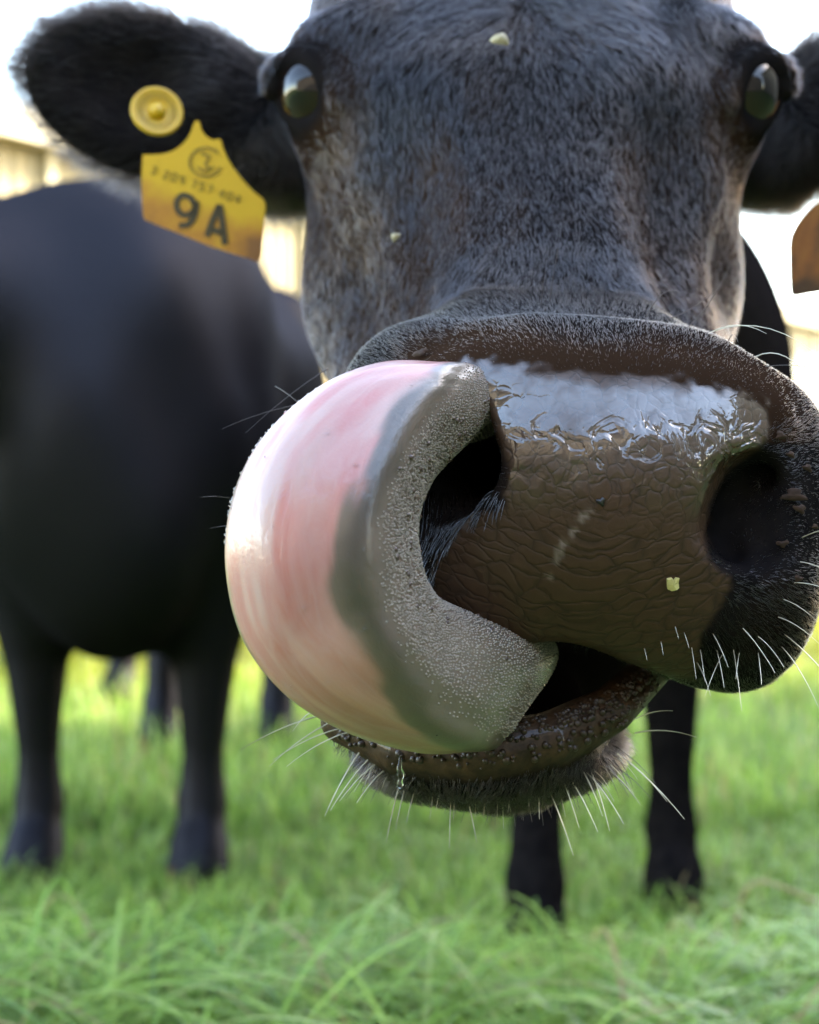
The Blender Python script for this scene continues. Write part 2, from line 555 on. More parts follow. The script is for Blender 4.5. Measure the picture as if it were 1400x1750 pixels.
hv, hq = mesh_sdf(head_sdf, (-.12, .57, .47), (.27, 1.18, 1.08), .0019)
cut = hv[:, 1] < 1.165
hn = normals(hv, hq)
uv = proj(hv)
front = (hv[:, 1] < .70) & (hv[:, 2] > .55)
PAD = [(735,628),(800,612),(900,622),(1000,640),(1120,642),(1230,662),(1312,690),(1320,735),(1296,768),(1252,800),(1216,855),(1205,920),
       (1218,960),(1252,985),(1240,1025),(1218,1060),(1200,1100),(1190,1165),(1100,1150),(1000,1130),(900,1110),(800,1085),(730,1060),
       (745,960),(790,890),(858,862),(868,800),(850,715),(805,660),(745,650)]
sd = poly_sd(uv, PAD)
jit = (vnoise(hv, 260, 3) - .5) * 16 + (vnoise(hv, 80, 4) - .5) * 14
top_edge = (uv[:, 1] < 700)
bare = np.where(front, smoothstep(-6, 9, sd + jit * np.where(top_edge, 1.4, .7)), 0) * smoothstep(.2, -.1, hn[:, 1])
lipd = chain(hv, LIP, LIPR)
lipm = smoothstep(.004, .0005, lipd) * smoothstep(-.8, -.35, hn[:, 2] + .35 * (hn[:, 1] + 1))
mouthm = smoothstep(.002, -.001, np.minimum(ell(hv, P(850, 1142, .695), (.080, .090, .0195), rotm(0, 7, 0)), 1)) * smoothstep(.640, .66, hv[:, 1]) * (1 - lipm)
mouthm = np.where(hv[:, 1] < .8, mouthm, 0)
mouthm = np.maximum(mouthm, smoothstep(.678, .694, hv[:, 1]) * (hv[:, 1] < .86) * smoothstep(-8, 8, poly_sd(uv, [(880, 1085), (960, 1090), (1075, 1120), (1075, 1165), (1000, 1215), (900, 1225)])) * (lipm < .5))
# brown hair: round the eyes, down the sides of the nose, above the leather; shade of the sides painted in too
eyd = np.minimum(np.linalg.norm(hv - EYE_L - [.012, 0, -.02], axis=1), np.linalg.norm(hv - EYE_R - [-.012, 0, -.02], axis=1))
brown = 0.7 * smoothstep(.05, .03, eyd) * smoothstep(.030, .037, np.minimum(np.linalg.norm(hv - EYE_L, axis=1), np.linalg.norm(hv - EYE_R, axis=1)))
brown += 1.2 * smoothstep(-95, -15, sd) * (hv[:, 1] < .72) * (uv[:, 1] < 760)
brown += 0.28 * smoothstep(.5, .68, vnoise(hv, 26, 9))
brown += 0.75 * smoothstep(.35, .75, np.abs(hn[:, 0])) * smoothstep(.74, .80, hv[:, 1])  # darker flanks of the head painted as brown, following the sideways normal
brown = np.clip(brown, 0, 1) * smoothstep(.57, .61, hv[:, 2]) * smoothstep(.029, .036, np.minimum(np.linalg.norm(hv - EYE_L, axis=1), np.linalg.norm(hv - EYE_R, axis=1)))
wet = bare * (0.06 + 0.94 * smoothstep(890, 700, uv[:, 1] + (vnoise(hv, 60, 5) - .5) * 120)) * (1 - 0.75 * smoothstep(30, 8, sd + jit) * (uv[:, 0] > 900) * (uv[:, 0] < 1180) * (uv[:, 1] < 720))
wet = np.clip(np.maximum(wet, lipm * .16), 0, 1)
bead = bare * smoothstep(690, 745, uv[:, 1]) * smoothstep(850, 770, uv[:, 1]) * smoothstep(860, 900, uv[:, 0])
scl = np.array([[1008, 868], [985, 900], [962, 930], [950, 962], [940, 985]], float)
dsc = np.min([np.hypot(*(uv - a).T) for a in spline(scl, 24)], 0)
scar = np.where(front, smoothstep(9, 3, dsc) * smoothstep(.45, .62, vnoise(hv, 300, 8) + .12), 0)
padc = (hv - MZ) @ MROT
head_attrs = dict(bare=bare, lip=lipm, brown=brown, wet=wet, bead=bead, scar=scar, mouth=mouthm, padc=padc)

# body and legs of the same cow (coarser: it stands far out of focus)
def leg(p, top, knee, fet, hoof, rt, rk, rc, rf):
    mid = np.asarray(knee) * .35 + np.asarray(fet) * .65
    d = chain(p, [top, knee, mid, fet], [rt, rk, rc, rf])
    d = su(d, cone(p, fet, hoof, rf * .95, rf * 1.15), .02)
    h = np.asarray(hoof, float)
    return su(d, cone(p, h + [0, -.012, 0], h + [0, -.03, -.035], rf * 1.25, rf * 1.4), .012)

BX = 0.285
def main_body(p):
    p = p.astype(np.float32)
    d = ell(p, (BX, 2.55, .80), (.27, .62, .34))
    d = su(d, ell(p, (BX, 2.15, .78), (.245, .30, .32)), .1)
    d = su(d, ell(p, (BX + .05, 3.2, .88), (.25, .40, .30)), .1)
    d = su(d, cone(p, (.075, 1.13, .93), (BX - .05, 1.9, .86), .10, .20), .08)
    d = su(d, leg(p, (.20, 2.12, .60), (.175, 2.07, .36), (.168, 2.03, .13), (.166, 2.0, .06), .085, .046, .034, .037), .05)
    d = su(d, leg(p, (.385, 2.30, .60), (.402, 2.34, .36), (.402, 2.34, .13), (.400, 2.31, .06), .085, .046, .034, .037), .05)
    for x, y in ((.22, 3.35), (.47, 3.5)):
        d = su(d, chain(p, [(x, y, .75), (x, y - .08, .58), (x, y + .14, .46), (x, y + .10, .12)], [.15, .10, .044, .032]), .05)
        d = su(d, cone(p, (x, y + .10, .12), (x, y + .05, .03), .036, .048), .02)
    return d
bv, bq = mesh_sdf(main_body, (-.10, 1.08, -.01), (.72, 3.75, 1.26), .011)
ev1, eq1 = mesh_sdf(ear_sdf(-1), P(20, 330, .95) - [.02, .03, .02], P(540, -20, 1.08) + [.0, .05, .03], .0028)
ev2, eq2 = mesh_sdf(ear_sdf(1), (P(1255, 330, .95) - [.0, .03, .02]), P(1790, -20, 1.08) + [.02, .05, .03], .0028)

cow = empty('cow', (BX, 2.6, 0))
tag(cow, 'black cow facing us and curling its pink tongue into its nostril', 'cow')
allv = np.concatenate([hv, bv, ev1, ev2])
offs = np.cumsum([0, len(hv), len(bv), len(ev1)])
allq = np.concatenate([hq, bq + offs[1], eq1 + offs[2], eq2 + offs[3]])
pad_n = len(allv) - len(hv)
at = {k: np.concatenate([a, np.zeros((pad_n,) + a.shape[1:])]) for k, a in head_attrs.items()}
body = mesh_np('body', allv, allq, M['hide'], cow, True, at)
# ------------------------------------------------------------------ tongue
def tongue_materials():
    m, n, l, b = new_mat('tongue_flesh')
    c = attr(n, 'tcol').outputs['Color']
    g = nd(n, 'ShaderNodeNewGeometry')
    fine = noise(n, l, g.outputs['Position'], 900, 2)
    tc = attr(n, 'tc').outputs['Vector']
    str_ = nd(n, 'ShaderNodeMapping'); l.new(tc, str_.inputs[0]); str_.inputs['Scale'].default_value = (1.1, 8, 1)
    st = noise(n, l, str_.outputs[0], 2.2, 5, 0.62, 1.1)
    pinkness = attr(n, 'pink').outputs['Fac']
    c2 = mixc(n, l, math_n(n, l, 'MULTIPLY', pinkness, ramp(n, l, st.outputs[0], [(0.35, (0, 0, 0)), (0.75, (0.40,) * 3)])), c, (0.40, 0.28, 0.255))
    l.new(c2, b.inputs['Base Color'])
    b.inputs['Roughness'].default_value = 0.36
    b.inputs['Specular IOR Level'].default_value = 0.55
    b.inputs['Subsurface Weight'].default_value = 0.35
    b.inputs['Subsurface Radius'].default_value = (1.0, 0.35, 0.25)
    b.inputs['Subsurface Scale'].default_value = 0.004
    b.inputs['Coat Weight'].default_value = 0.5
    b.inputs['Coat Roughness'].default_value = 0.10
    nb = bump(n, l, st.outputs[0], 0.25, 0.0010)
    nb = bump(n, l, fine.outputs[0], 0.25, 0.0003, nb)
    l.new(nb, b.inputs['Normal'])
    wl_ = noise(n, l, g.outputs['Position'], 110, 3, 0.55, 0.6)
    cb = bump(n, l, st.outputs[0], 0.40, 0.0014)
    l.new(bump(n, l, wl_.outputs[0], 0.45, 0.0016, cb), b.inputs['Coat Normal'])
    return m
M['tongue'] = tongue_materials()
M['papilla'] = simple('papilla_tip', (0.255, 0.215, 0.18), 0.4, 0.4, 0.2, 200)
M['papilla_dark'] = simple('round_papilla', (0.05, 0.026, 0.018), 0.3, 0.6, 0.2, 200)

TS = [  # outer edge, inner edge, distance of the middle, half depth
    ((840,1190),(895,1135),.755,.007),
    ((812,1238),(944,1096),.700,.011),
    ((768,1260),(885,1070),.655,.024),
    ((690,1268),(812,1052),.627,.030),
    ((585,1238),(757,1028),.612,.032),
    ((480,1170),(733,995),.602,.034),
    ((414,1085),(724,960),.598,.034),
    ((388,970),(719,918),.596,.034),
    ((398,865),(722,880),.599,.034),
    ((440,770),(733,842),.605,.033),
    ((510,697),(752,804),.613,.031),
    ((602,654),(777,778),.623,.029),
    ((695,649),(805,752),.634,.025),
    ((768,662),(832,728),.646,.021),
    ((815,690),(850,735),.660,.014),
    ((838,712),(855,738),.672,.005),
]
EDGE = [2.7, 2.7, 2.45, 2.15, 1.83, 1.60, 1.46, 1.38, 1.34, 1.33, 1.43, 1.65, 2.1, 2.6, 3.2, 3.3]
NT, NA = 330, 220
raw = np.array([[*a, *b, d, hd] for a, b, d, hd in TS], float)
tt = spline(raw, NT)
cen, e1, hw = [], [], []
for r_ in tt:
    A, B = P(r_[0], r_[1], r_[4]), P(r_[2], r_[3], r_[4])
    cen.append((A + B) / 2); w = (B - A) / 2
    hw.append(np.linalg.norm(w)); e1.append(w / np.linalg.norm(w))
cen, e1, hw, hd = np.array(cen), np.array(e1), np.array(hw), tt[:, 5]
tang = np.gradient(cen, axis=0); tang /= np.linalg.norm(tang, axis=1, keepdims=True)
e2 = np.cross(e1, tang); e2 /= np.linalg.norm(e2, axis=1, keepdims=True)
e2 *= np.where(e2[:, 1] > 0, -1, 1)[:, None]          # towards the camera
ta = np.linspace(0, 1, NT)
an = np.linspace(-np.pi, np.pi, NA, endpoint=False)
Tg, Ag = np.meshgrid(ta, an, indexing='ij')
def tongue_point(t, a):
    i = np.clip(t * (NT - 1), 0, NT - 1.001); k = i.astype(int); f = (i - k)[:, None]
    L = lambda x: x[k] * (1 - f) + x[k + 1] * f if x.ndim == 2 else x[k] * (1 - f[:, 0]) + x[k + 1] * f[:, 0]
    ca, sa = np.cos(a), np.sin(a)
    pw = 0.86
    x = np.sign(ca) * np.abs(ca) ** pw; y = np.sign(sa) * np.abs(sa) ** pw
    H_, D_ = L(hw), L(hd)
    ed = np.interp(t, np.linspace(0, 1, 16), EDGE)
    rs = 1 + .075 * np.exp(-((a - ed + .22) / .26) ** 2) - .085 * np.exp(-((a - ed + 1.0) / .42) ** 2)
    rs = rs + (.008 * np.sin(a * 6.5 + 2.6 * np.sin(t * 5)) + .003 * np.sin(a * 11 + 4 * np.sin(t * 8 + 1)) + .006 * np.sin(t * 38 + 3 * a) * np.sin(a * 4 + t * 9)) * smoothstep(ed, ed + .4, a)
    x = x * rs; y = y * rs
    # shallow lengthwise folds on the smooth underside, a groove inside the papillae margin
    fold = .00014 * np.sin(a * 17 + 5 * np.sin(t * 9)) * np.sin(t * 21 + a)
    fold = fold * smoothstep(1.2, 1.6, a) * smoothstep(2.9, 2.5, a) - .0008 * np.exp(-((a - np.interp(t, np.linspace(0, 1, 16), EDGE) + .38) / .12) ** 2)
    return L(cen) + ((H_ * x + fold * ca)[:, None] * L(e1)) + ((D_ * y + fold * sa)[:, None] * L(e2))
tv = tongue_point(Tg.ravel(), Ag.ravel())
ii, jj = np.meshgrid(np.arange(NT - 1), np.arange(NA), indexing='ij')
j2 = (jj + 1) % NA
tq = np.stack([ii * NA + jj, ii * NA + j2, (ii + 1) * NA + j2, (ii + 1) * NA + jj], -1).reshape(-1, 4)
if np.mean(((tv[tq[:, 2]] - tv[tq[:, 0]])[:, [1, 2, 0]] * (tv[tq[:, 3]] - tv[tq[:, 1]])[:, [2, 0, 1]] - (tv[tq[:, 2]] - tv[tq[:, 0]])[:, [2, 0, 1]] * (tv[tq[:, 3]] - tv[tq[:, 1]])[:, [1, 2, 0]]) * (tv[tq[:, 0]] - cen[(tq[:, 0] // NA)])) < 0:
    tq = tq[:, ::-1]
aa, t_ = Ag.ravel(), Tg.ravel()
edge_a = np.interp(t_, np.linspace(0, 1, 16), EDGE) + (vnoise(np.stack([t_ * 9, aa * 0, aa * 0], 1), 1.0, 2) - .5) * .22
top_a = 2.80 - .12 * smoothstep(.5, .75, t_) + (vnoise(tv, 90, 5) - .5) * .25
pink = smoothstep(edge_a - .07, edge_a + .09, aa + (vnoise(np.stack([t_ * 30, aa * 8, aa * 0], 1), 1.0, 16) - .5) * .14) * smoothstep(top_a + .08, top_a - .08, aa)
lowk = smoothstep(.52, .22, t_)
pc1 = np.array([.35, .125, .110]); pc2 = np.array([.37, .225, .20]); pc3 = np.array([.34, .18, .105])
wv = smoothstep(.38, .62, vnoise(np.stack([aa * 4.2, t_ * 9.0, aa * 0], 1), 1.0, 12) * .7 + vnoise(np.stack([aa * 9, t_ * 16, aa * 0], 1), 1.0, 13) * .3)
pk = pc1 * (1 - wv[:, None]) + pc2 * wv[:, None]
near_e = np.exp(-((aa - edge_a - .28) / .22) ** 2)[:, None] * .55
pk = pk * (1 - near_e) + np.array([.36, .105, .098]) * near_e
pk = pk * (1 - lowk[:, None] * .75) + pc3 * lowk[:, None] * .75 * (.8 + .4 * wv[:, None])
dark_band = np.exp(-((aa - edge_a + .17) / .14) ** 2)
gr = np.array([.108, .077, .059]) * (1 - .58 * dark_band[:, None]) * (.82 + .36 * vnoise(tv, 140, 3)[:, None])
gr = gr * (1 - lowk[:, None] * .35) + np.array([.15, .115, .075]) * lowk[:, None] * .35
tcol = gr * (1 - pink[:, None]) + pk * pink[:, None]
tongue = mesh_np('tongue', tv, tq, M['tongue'], cow, True, dict(tcol=tcol, pink=pink, tc=np.stack([t_ * 6, aa / 3, t_ * 0], 1)))
tongue['label'] = 'long wet tongue, grey and rough on top, pink underneath'

def dots(points, nrm, rad, hgt, k=6, lean=None):
    """small domes: ring + raised ring + apex"""
    n = len(points)
    a = np.cross(nrm, [0.3, 0.5, 0.81]); a /= np.linalg.norm(a, axis=1, keepdims=True); b = np.cross(nrm, a)
    th = np.linspace(0, 2 * np.pi, k, endpoint=False)
    circ = np.cos(th)[None, :, None] * a[:, None] + np.sin(th)[None, :, None] * b[:, None]
    rad = np.broadcast_to(rad, (n,))[:, None, None]; hgt = np.broadcast_to(hgt, (n,))[:, None, None]
    N = nrm[:, None]
    r0 = points[:, None] + circ * rad - N * hgt * .25
    r1 = points[:, None] + circ * rad * .72 + N * hgt * .7
    ap = points[:, None] + N * hgt
    if lean is not None:
        r1 = r1 + lean[:, None] * .5; ap = ap + lean[:, None]
    v = np.concatenate([r0, r1, ap], 1)
    j = np.arange(k); j2_ = (j + 1) % k
    q = np.stack([j, j2_, k + j2_, k + j], 1); t = np.stack([k + j, k + j2_, np.full(k, 2 * k)], 1)
    o = (np.arange(n) * (2 * k + 1))[:, None, None]
    return v.reshape(-1, 3), (q[None] + o).reshape(-1, 4), (t[None] + o).reshape(-1, 3)

def tnormal(t, a):
    e = 1e-3
    p = tongue_point(t, a)
    n_ = np.cross(tongue_point(np.clip(t + e, 0, 1), a) - p, tongue_point(t, a + e) - p)
    n_ /= np.linalg.norm(n_, axis=1, keepdims=True) + 1e-12
    k = np.clip((t * (NT - 1)).astype(int), 0, NT - 1)
    s = np.sign(((p - cen[k]) * n_).sum(1))
    return p, n_ * s[:, None]
# filiform papillae in slanting rows over the rough side
length = np.linalg.norm(np.diff(cen, axis=0), axis=1).sum()
pt, pa = [], []
nrow = 250
for i in range(nrow):
    t0 = .02 + .95 * i / nrow
    k = int(t0 * (NT - 1))
    per = np.pi * (hw[k] + hd[k])
    hi_ = np.interp(t0, np.linspace(0, 1, 16), EDGE) - .28
    na = int(per * (hi_ + 1.75) / 6.283 / .00135)
    x = np.linspace(-1.75, hi_, na) + (i % 2) * ((hi_ + 1.75) / 2 / na)
    pa.append(x); pt.append(np.full(na, t0))
pt, pa = np.concatenate(pt), np.concatenate(pa)
# rows on the concave inner side crowd together: thin them there
kk = np.clip((pt * (NT - 1)).astype(int), 0, NT - 2)
p0, n0 = tnormal(pt, pa)
spacing = np.linalg.norm(tongue_point(np.clip(pt + 1 / nrow, 0, 1), pa) - p0, axis=1)
keep = rng.random(len(pt)) < np.clip(spacing / .00115, 0, 1)
hi_ = np.interp(pt, np.linspace(0, 1, 16), EDGE) - .28
keep &= ~(rng.random(len(pt)) < smoothstep(-.3, .0, pa - hi_))
pt, pa = pt[keep], pa[keep]
pt = np.clip(pt + rng.normal(0, .0008, len(pt)), 0, .99); pa = pa + rng.normal(0, .011, len(pa))
p0, n0 = tnormal(pt, pa)
tl = tang[np.clip((pt * (NT - 1)).astype(int), 0, NT - 1)]
sc = rng.uniform(.7, 1.2, len(pt))
v_, q_, f_ = dots(p0, n0, .00040 * sc, .00048 * sc, 5, -tl * .0003)
pap = mesh_np('papillae', v_, [q_, f_], M['papilla'], tongue)
tag(pap, kind='stuff')
# larger round papillae
lt = rng.uniform(.08, .96, 60); la = rng.uniform(-.2, 1.0, 60)
lt = np.concatenate([lt, [.85, .87, .83, .80, .78, .90]]); la = np.concatenate([la, [.5, .62, .4, .7, .45, .55]])
p0, n0 = tnormal(lt, la)
v_, q_, f_ = dots(p0, n0, rng.uniform(.0008, .0014, len(lt)), rng.uniform(.0007, .0011, len(lt)), 9)
tag(mesh_np('round_papillae', v_, [q_, f_], M['papilla_dark'], tongue), kind='stuff')

# saliva drops
def water_material():
    m, n, l, b = new_mat('saliva')
    b.inputs['Base Color'].default_value = (1, 1, 1, 1)
    b.inputs['Roughness'].default_value = 0.02
    b.inputs['IOR'].default_value = 1.34
    b.inputs['Transmission Weight'].default_value = 1.0
    return m
M['water'] = water_material()
lt = np.concatenate([rng.uniform(.48, .80, 90), rng.uniform(.2, .95, 26)]); la = np.concatenate([rng.normal(2.95, .14, 90), rng.uniform(1.1, 2.7, 26)])
p0, n0 = tnormal(lt, la)
v_, q_, f_ = dots(p0, n0, rng.uniform(.0004, .0011, len(lt)), rng.uniform(.0003, .0008, len(lt)), 8)
tag(mesh_np('saliva_drops', v_, [q_, f_], M['water'], tongue), kind='stuff')

# knobbly papillae along the lower lip
lp = spline(np.array(LIP), 200)
lpt = np.gradient(lp, axis=0); lpt /= np.linalg.norm(lpt, axis=1, keepdims=True)
NL = 420
idx = rng.integers(6, 194, NL)
th = np.where(rng.random(NL) < .6, rng.uniform(.5, 1.35, NL), rng.uniform(-.5, .6, NL))
fwd = np.cross(lpt, [0, 0, 1.0]); fwd /= np.linalg.norm(fwd, axis=1, keepdims=True); fwd *= np.where(fwd[:, 1] > 0, -1, 1)[:, None]
nn = fwd[idx] * np.cos(th)[:, None] + np.array([0, 0, 1.0]) * np.sin(th)[:, None]
rad = np.interp(idx, np.linspace(0, 199, len(LIPR)), LIPR)
v_, q_, f_ = dots(lp[idx] + nn * (rad * .97)[:, None], nn, rng.uniform(.0006, .0019, NL), rng.uniform(.0006, .0017, NL), 8)
def lip_mat():
    m = simple('lip_papilla', (0.026, 0.015, 0.008), 0.5, 0.25, 0.4, 150)
    m.node_tree.nodes['Principled BSDF'].inputs['Coat Weight'].default_value = 0.2
    m.node_tree.nodes['Principled BSDF'].inputs['Coat Roughness'].default_value = 0.12
    return m
M['lip_papilla'] = lip_mat()
tag(mesh_np('lip_papillae', v_, [q_, f_], M['lip_papilla'], cow), kind='stuff')

# ------------------------------------------------------------------ eyes
def eye_material():
    m, n, l, b = new_mat('eye')
    t = nd(n, 'ShaderNodeTexCoord')
    gx = nd(n, 'ShaderNodeVectorMath', operation='DISTANCE')
    a = attr(n, 'iris').outputs['Fac']
    nz = noise(n, l, t.outputs['Object'], 300, 3)
    c = ramp(n, l, a, [(0.0, (0.03, 0.02, 0.016)), (0.16, (0.010, 0.005, 0.003)), (0.24, (0.018, 0.008, 0.005)), (0.55, (0.008, 0.005, 0.004)), (0.75, (0.002, 0.002, 0.003))])
    l.new(c, b.inputs['Base Color'])
    b.inputs['Roughness'].default_value = 0.12
    b.inputs['Coat Weight'].default_value = 0.8
    b.inputs['Coat Roughness'].default_value = 0.01
    b.inputs['Coat IOR'].default_value = 1.5
    b.inputs['Specular IOR Level'].default_value = 0.0
    return m
M['eye'] = eye_material()
def eyeball(e, s):
    nu, nv_ = 48, 32
    th, ph = np.meshgrid(np.linspace(0, 2 * np.pi, nu, endpoint=False), np.linspace(0.001, np.pi, nv_), indexing='ij')
    ax = np.array([s * .62, -.78, .02]); ax /= np.linalg.norm(ax)
    a = np.cross(ax, [0, 0, 1]); a /= np.linalg.norm(a); b_ = np.cross(a, ax)
    rr = ER * (1 + .07 * np.exp(-(ph / .55) ** 2))
    v = e + rr[..., None] * (np.cos(ph)[..., None] * ax + np.sin(ph)[..., None] * (np.cos(th)[..., None] * a + np.sin(th)[..., None] * b_))
    i, j = np.meshgrid(np.arange(nu), np.arange(nv_ - 1), indexing='ij'); i2 = (i + 1) % nu
    q = np.stack([i * nv_ + j, i * nv_ + j + 1, i2 * nv_ + j + 1, i2 * nv_ + j], -1).reshape(-1, 4)
    iris = np.clip(1 - ph / 1.0, 0, 1)
    return mesh_np('eye', v.reshape(-1, 3), q, M['eye'], cow, True, dict(iris=iris.ravel()))
eyeball(EYE_L, -1); eyeball(EYE_R, 1)

# lashes
M['lash'] = simple('black_lash', (0.006, 0.006, 0.007), 0.5, 0.3, 0.2, 50)
lb = Bag()
for s_, e in ((-1, EYE_L), (1, EYE_R)):
    f = np.array([s_ * 0.58, -0.81, 0.0]); r_ = np.array([s_ * 0.81, 0.58, 0.0]); u = np.array([0, 0, 1.0])
    for a in np.linspace(8, 172, 60):
        a += rng.normal(0, 2)
        o = 0.0250 * math.cos(R(a)) * r_ + .0225 * math.sin(R(a)) * u
        p_ = e + o + f * .0165
        d = f * .9 + o / .02 * .45 + u * -.25 + rng.normal(0, .12, 3)
        t = np.linspace(0, 1, 5)[:, None]
        lb.tube(p_ + d * .014 * t + np.array([0, 0, -.006]) * t * t, .00022 * (1 - .8 * t[:, 0]), 4)
tag(lb.build('eyelashes', M['lash'], cow), kind='stuff')

# a drip of saliva under the lower lip
dr = Bag()
q = np.array([P(684, 1296, .655), P(683, 1312, .652), P(685, 1326, .652), P(684, 1338, .652), P(684, 1348, .652)])
dr.tube(spline(q, 16), np.interp(np.linspace(0, 1, 16), [0, .2, .45, .6, .85, 1], [.0006, .0011, .0017, .0010, .0016, .0003]), 10)
dr.build('saliva_drip', M['water'], cow)
# ------------------------------------------------------------------ coat, whiskers
def hair_object(name, pts, rad, mat, parent):
    """pts (n,k,3), rad (n,k)"""
    n, k = pts.shape[:2]
    hc = bpy.data.hair_curves.new(name)
    hc.add_curves([k] * n)
    hc.attributes['position'].data.foreach_set('vector', np.ascontiguousarray(pts, np.float32).ravel())
    if 'radius' not in hc.attributes: hc.attributes.new('radius', 'FLOAT', 'POINT')
    hc.attributes['radius'].data.foreach_set('value', np.ascontiguousarray(rad, np.float32).ravel())
    hc.materials.append(mat)
    return link(bpy.data.objects.new(name, hc), parent)

def scatter(v, q, w, n):
    tri = np.concatenate([q[:, [0, 1, 2]], q[:, [0, 2, 3]]])
    ar = np.linalg.norm(np.cross(v[tri[:, 1]] - v[tri[:, 0]], v[tri[:, 2]] - v[tri[:, 0]]), axis=1) * .5
    p = ar * w[tri].mean(1)
    f = rng.choice(len(tri), n, p=p / p.sum())
    r1, r2 = np.sqrt(rng.random(n)), rng.random(n)
    b = np.stack([1 - r1, r1 * (1 - r2), r1 * r2], 1)
    return tri[f], b

def lerp(a, tri, b):
    return (a[tri] * b[..., None]).sum(1) if a.ndim == 2 else (a[tri] * b).sum(1)

def unit(x): return x / (np.linalg.norm(x, axis=1, keepdims=True) + 1e-12)

def grow(pos, nrm, flow, length, lift, r0, clump=60, clump_amt=.35, k=4, droop=None):
    flow = flow + clump_amt * np.stack([vnoise(pos, clump, s_) - .5 for s_ in (21, 22, 23)], 1) * 2
    flow = flow + .12 * rng.normal(size=flow.shape)
    flow = unit(flow - (flow * nrm).sum(1, keepdims=True) * nrm)
    out = np.zeros((len(pos), k, 3)); rad = np.zeros((len(pos), k))
    cur = pos - nrm * .0004
    for i in range(k):
        out[:, i] = cur
        rad[:, i] = r0 * (1 - (i / (k - 1)) ** 1.5 * .8)
        li = lift * (1 - .55 * i / (k - 1))
        d = unit(flow + nrm * li[:, None])
        if droop is not None: d = unit(d + droop * i / (k - 1))
        cur = cur + d * (length / (k - 1))[:, None]
    return out, rad

NF = 210000
sx = np.where(hv[:, 0] > .075, 1, -1)
# where and how long
w = (1 - bare) * (1 - smoothstep(.3, .7, lipm)) * (1 - smoothstep(.2, .6, mouthm)) * smoothstep(.55, .1, hn[:, 1]) * (hv[:, 1] < 1.15)
w = w * np.where(hv[:, 1] < .76, 1.9, 1.0)
band = smoothstep(-95, -8, sd) * (hv[:, 1] < .70) * (uv[:, 1] < 720) * (uv[:, 0] > 700)
w = w * (1 - .15 * band)
nos_r = smoothstep(.045, .02, np.linalg.norm(hv - P(1285, 875, .635), axis=1))
nos_l = smoothstep(.045, .02, np.linalg.norm(hv - P(800, 800, .635), axis=1))
eyed = np.minimum(np.linalg.norm(hv - EYE_L, axis=1), np.linalg.norm(hv - EYE_R, axis=1))
w = w * smoothstep(.031, .037, eyed)
chin = smoothstep(.575, .555, hv[:, 2]) * smoothstep(.78, .73, hv[:, 1])
leng = .0078 + .004 * smoothstep(.86, .95, hv[:, 2]) - .0028 * smoothstep(.75, .70, hv[:, 1]) + .003 * (vnoise(hv, 40, 31) - .5)
leng = leng * (1 - .55 * band) * (1 - .5 * np.maximum(nos_r, nos_l)) * (1 - .45 * smoothstep(.05, .03, eyed)) + .004 * chin
flow = np.stack([.25 * (hv[:, 0] - .072) / .1, np.full(len(hv), -.68), np.full(len(hv), -.73)], 1)
whorl = unit(hv - P(895, 60, .87))
flow = flow + 1.1 * smoothstep(.10, .03, np.linalg.norm(hv - P(895, 60, .87), axis=1))[:, None] * whorl
pcn = np.array([XC, .62, .672])
rad_f = unit(hv - pcn + np.array([0, .02, 0])) + np.array([0, .35, 0])
wm = smoothstep(.76, .70, hv[:, 1])[:, None]
flow = flow * (1 - wm) + rad_f * wm
cw = (chin * (hv[:, 1] < .78))[:, None]
flow = flow * (1 - cw) + np.array([0, -.45, -1.0]) * cw + cw * np.stack([(hv[:, 0] - .04) * 6, hv[:, 0] * 0, hv[:, 0] * 0], 1)
tri, b = scatter(hv, hq, w, NF)
pos, nrm = lerp(hv, tri, b), unit(lerp(hn, tri, b))
L_ = lerp(leng, tri, b) * rng.uniform(.65, 1.25, NF)
lift = .14 + .16 * rng.random(NF) + .55 * lerp(chin, tri, b)
fp, fr = grow(pos, nrm, unit(lerp(flow, tri, b)), L_ * np.where(pos[:, 1] > .76, 1, np.where(pos[:, 2] < .58, .8, 1)), lift, .000125, 130, .30)
bm = lerp(brown, tri, b) + .25 * lerp(chin, tri, b) > rng.uniform(.15, 1.25, NF)
bm &= pos[:, 2] > .60
mz = ~bm & ((pos[:, 1] < .735) | (pos[:, 2] < .60)) & (lerp(nos_r, tri, b) < .15) 
hair_object('fur', fp[~bm & ~mz], fr[~bm & ~mz], M['fur'], cow)
hair_object('muzzle_fur', fp[mz], fr[mz], M['muzzle_fur'], cow)
hair_object('brown_fur', fp[bm], fr[bm], M['brown_fur'], cow)

# ears: longer hair that frays past the rim
for s, ev, eq in ((-1, ev1, eq1), (1, ev2, eq2)):
    en = normals(ev, eq)
    c = P(268, 165, 1.0) if s < 0 else P(1532, 165, 1.0)
    rim = np.abs(((ev - c)[:, [0, 2]] / np.array([.086, .054])) ** 2).sum(1)
    we = .35 + 1.6 * smoothstep(.55, .95, rim)
    ne = 16000
    tri, b = scatter(ev, eq, we, ne)
    pos, nrm = lerp(ev, tri, b), unit(lerp(en, tri, b))
    rm = smoothstep(.5, .9, lerp(rim, tri, b))
    fl = np.stack([np.full(ne, s * 1.0), np.zeros(ne), np.zeros(ne)], 1) + rm[:, None] * unit(pos - c) * 1.3
    fp, fr = grow(pos, nrm, unit(fl), (.011 + .012 * rm) * rng.uniform(.6, 1.3, ne), .25 + .5 * rm * rng.random(ne), .00013, 60, .4)
    hair_object('ear_hair', fp, fr, M['muzzle_fur'], cow)

